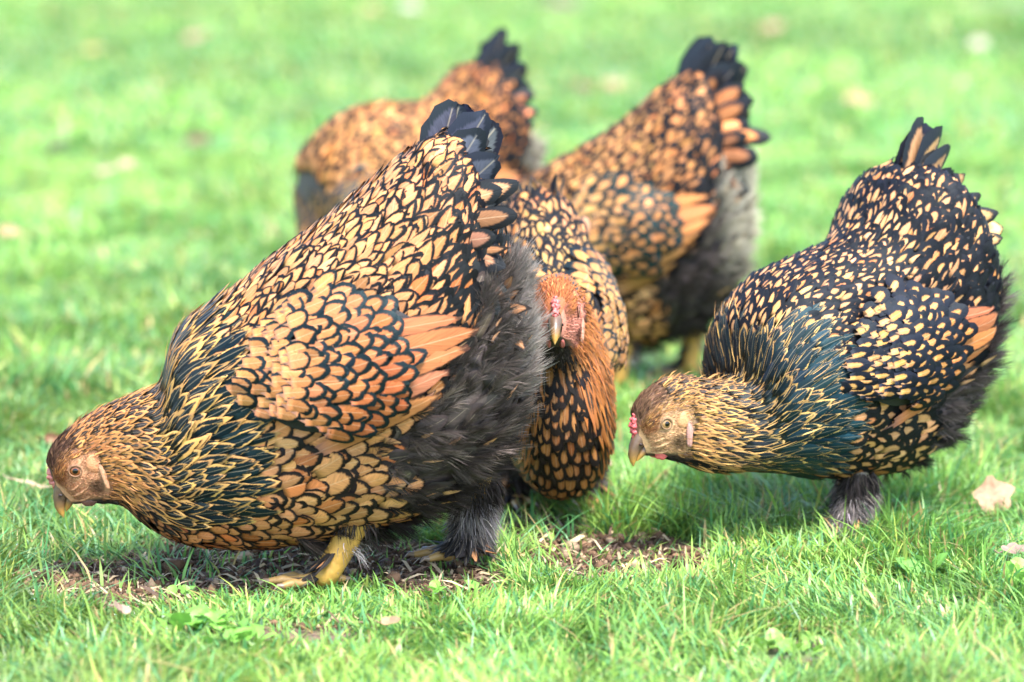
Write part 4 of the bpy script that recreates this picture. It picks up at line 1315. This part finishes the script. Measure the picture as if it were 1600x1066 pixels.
tag(obj('straw_litter', build_mesh('straw_litter', V.reshape(-1, 3), F, {'ctr': np.repeat(c, 5, 0)}, None, MAT_DRY)), 'dry straw and root scraps strewn over the bare earth', 'straw', kind='stuff')

# ------------------------------------------------------------------ dry leaves
def dry_leaf(label, px, py, size, colour, stand=0.2, lobes=0.0, yaw=None, seed=0, lift=0.012, curl=0.35, aspect=0.72):
    r = np.random.default_rng(100 + seed)
    g = gpt(px, py)
    nr, na = 6, 26
    V = []
    ph = r.uniform(0, 6, 3)
    for i in range(nr):
        q = i / (nr - 1)
        for k in range(na):
            an = 2 * math.pi * k / na
            R = 1 + lobes * 0.22 * math.cos(5 * an + ph[0]) + 0.05 * math.sin(9 * an + ph[1]) + 0.04 * math.sin(3 * an + ph[2])
            R *= 1 + 0.25 * max(0, math.cos(an)) ** 6
            X, Y = q * R * math.cos(an), q * R * math.sin(an) * aspect
            Z = curl * (Y * Y * 1.2 + 0.35 * X * X) + 0.06 * math.sin(4 * X + ph[0]) + 0.05 * math.sin(6 * Y + ph[1])
            V.append((X, Y, Z))
    V = np.array(V) * size / 2
    o = obj('dry_leaf', build_mesh('dry_leaf', V, grid_faces(nr, na, True), {'ctr': np.array(colour) * 0.62 * np.exp(r.normal(0, 0.12, (len(V), 1)))}, None, MAT_DRY))
    o.location = (g[0], g[1], float(gz(g[0], g[1])) + lift + 0.35 * size * math.sin(stand) )
    o.rotation_euler = (stand, r.normal(0, 0.15), yaw if yaw is not None else r.uniform(-0.8, 0.8))
    # stalk
    V, F = tube([(-size * 0.48, 0, 0.001), (-size * 0.66, size * 0.03, -0.002), (-size * 0.85, size * 0.09, 0.002)], [0.0011, 0.0009, 0.0007], 6)
    obj('stalk', build_mesh('stalk', V, F, {'ctr': np.array(colour) * 0.6}, None, MAT_DRY), o)
    return tag(o, label, 'leaf', 'dry leaves lying on the lawn')

TAN, BRN, PNK = (0.50, 0.31, 0.17), (0.22, 0.12, 0.07), (0.50, 0.28, 0.20)
dry_leaf('large tan dry leaf tilted up in the grass right of the dark hen', 1550, 800, 0.048, (0.55, 0.33, 0.20), 1.0, 0.6, 0.3, 1, 0.012, 0.15, 0.95)
dry_leaf('pale curled leaf under the beak of the pecking hen', 118, 818, 0.034, (0.52, 0.34, 0.2), 0.25, 0, 0.4, 2, 0.016)
dry_leaf('long flat straw coloured leaf beyond the pecking hen\'s beak', 48, 782, 0.045, (0.58, 0.42, 0.26), 0.1, 0, 0.05, 3, 0.020, 0.1, 0.28)
dry_leaf('brown upright leaf just past the pecking hen\'s crown', 82, 712, 0.022, (0.28, 0.13, 0.07), 1.2, 0.3, 0.2, 4, 0.018)
dry_leaf('small pinkish dry leaf in front of the bare earth, beside broad leaved weeds', 186, 985, 0.030, (0.48, 0.32, 0.24), 0.8, 0, 1.1, 5, 0.018, 0.6, 0.5)
dry_leaf('small tan leaf lying in grass below the yellow shank', 610, 1000, 0.022, (0.52, 0.32, 0.18), 0.6, 0, -0.5, 6, 0.018, 0.6, 0.6)
dry_leaf('brown crumpled leaf in tall grass between two hens', 1047, 765, 0.026, (0.20, 0.11, 0.07), 0.6, 0.4, 0.4, 7, 0.02, 0.7)
dry_leaf('withered grey brown leaf at the edge of the lawn under the dark hen\'s tail side', 1583, 893, 0.028, (0.40, 0.26, 0.20), 0.4, 0.6, 0.2, 8, 0.02, 0.5)
dry_leaf('pale leaf beside the front-facing hen\'s foot', 938, 745, 0.030, (0.60, 0.44, 0.30), 0.3, 0.2, 0.1, 9, 0.02)
far = [('pale cream leaf, first of a pair on the distant grass', 165, 296, 0.036, (0.56, 0.40, 0.26)), ('pale cream leaf, second of a pair on the distant grass', 198, 286, 0.040, (0.56, 0.42, 0.27)),
       ('dark brown leaf left of the pale pair of leaves', 90, 254, 0.060, (0.07, 0.05, 0.03)), ('brown leaf between the pale pair and the most distant hen', 310, 246, 0.062, (0.20, 0.10, 0.075)),
       ('pinkish leaf high on the lawn above the brown leaf', 306, 80, 0.085, PNK), ('small yellowish leaf near the upper corner of the lawn', 146, 98, 0.060, (0.55, 0.40, 0.15)),
       ('tan leaf near the upper edge above the most distant hen', 578, 30, 0.09, TAN), ('whitish leaf near the upper edge beside the tan one', 640, 27, 0.09, (0.6, 0.55, 0.45)),
       ('brownish leaf left of the raised black tail', 912, 156, 0.060, BRN), ('tan leaf close to the raised black tail', 958, 152, 0.062, TAN),
       ('tan leaf above the dark hen between the two tails', 1340, 182, 0.075, TAN), ('pinkish tan leaf near the upper edge right of the black tail', 1207, 62, 0.085, PNK),
       ('pale leaf near the upper right corner', 1528, 84, 0.075, (0.62, 0.56, 0.40)), ('small brown leaf alone on the left lawn', 14, 402, 0.04, TAN)]
for i, (lb, px, py, sz, c_) in enumerate(far):
    dry_leaf(lb, px, py, sz * 1.2, c_, 0.5, 0.3, None, 20 + i, 0.038, 0.3)

# ------------------------------------------------------------------ broad leaved weeds
def weed(label, px, py, nleaf, ln, seed, colour=(0.15, 0.33, 0.05)):
    r = np.random.default_rng(200 + seed)
    g = gpt(px, py)
    root = bpy.data.objects.new('weed_plant', None)
    root.empty_display_size = 0.03
    col.objects.link(root)
    root.location = (g[0], g[1], float(gz(g[0], g[1])))
    tag(root, label, 'weed', 'broad leaved weeds in the lawn')
    for i in range(nleaf):
        an = 2 * math.pi * i / nleaf * 2.4 + r.normal(0, 0.3)
        el = r.uniform(0.55, 1.3)
        L_ = ln * r.uniform(0.7, 1.2)
        nv, nu = 8, 5
        V = []
        for a in range(nv):
            f = a / (nv - 1)
            w = 0.30 * L_ * (math.sin(math.pi * min(1, f ** 0.75)) ** 0.8 + 0.05) * (0.25 if f < 0.25 else 1)
            out, up = L_ * (f * math.cos(el) + 0.1 * f * f), L_ * (f * math.sin(el) - 0.28 * f * f)
            for b in range(nu):
                u = b / (nu - 1) * 2 - 1
                V.append((out * math.cos(an) - u * w * math.sin(an), out * math.sin(an) + u * w * math.cos(an), up + 0.22 * w * u * u + 0.05 * w * math.sin(9 * f + u)))
        V = np.array(V) + np.array([r.normal(0, 0.016), r.normal(0, 0.016), 0.002])
        c = np.array(colour) * np.exp(r.normal(0, 0.18)) * np.ones((len(V), 1))
        c[2::5] *= 1.25
        obj('leaf', build_mesh('leaf', V, grid_faces(nv, nu), {'ctr': c}, None, MAT_WEED), root)
    return root
weed('largest broad leaved weed in front of the bare earth', 300, 985, 30, 0.032, 1)
weed('broad leaved weed just right of the largest one', 372, 1000, 16, 0.026, 2)
weed('flat yellowish weed at the bottom edge right of centre', 1225, 1012, 18, 0.026, 3, (0.20, 0.36, 0.06))
weed('upright weed near the right edge below the dry leaf', 1432, 905, 6, 0.040, 4, (0.16, 0.36, 0.07))
weed('broad leaved weed at the right edge of the lawn', 1580, 915, 9, 0.036, 5, (0.19, 0.38, 0.06))
weed('small weed sprouting from the bare earth under the hen\'s breast', 268, 925, 6, 0.022, 6)
weed('small weed by the feathered foot of the near hen', 690, 935, 6, 0.024, 7)

# ------------------------------------------------------------------ dew on the near grass
r = np.random.default_rng(77)
n = 1500
y = r.uniform(2.95, 3.75, n)
x = r.uniform(-1, 1, n) * (0.168 * y + 0.1)
k = (soil_amount(x, y) < 0.25) & (fbm(x * 6, y * 6, 71) > 0.47)
x, y = x[k], y[k]
n = len(x)
sz = r.uniform(0.0005, 0.0012, n)
V = ico_v[None] * sz[:, None, None] + np.stack([x, y, gz(x, y) + r.uniform(0.006, 0.026, n)], -1)[:, None]
m_dew, _, _, _, bs_ = new_mat('dew')
bs_.inputs['Base Color'].default_value = (0.95, 0.97, 1.0, 1)
bs_.inputs['Transmission Weight'].default_value = 1.0
bs_.inputs['Roughness'].default_value = 0.02
bs_.inputs['IOR'].default_value = 1.33
tag(obj('dew_drops', build_mesh('dew_drops', V.reshape(-1, 3), ((np.arange(n) * 10)[:, None, None] + octa[None]).reshape(-1, 3), None, None, m_dew)), 'tiny clear dew drops sparkling in the near grass', 'dew', kind='stuff')
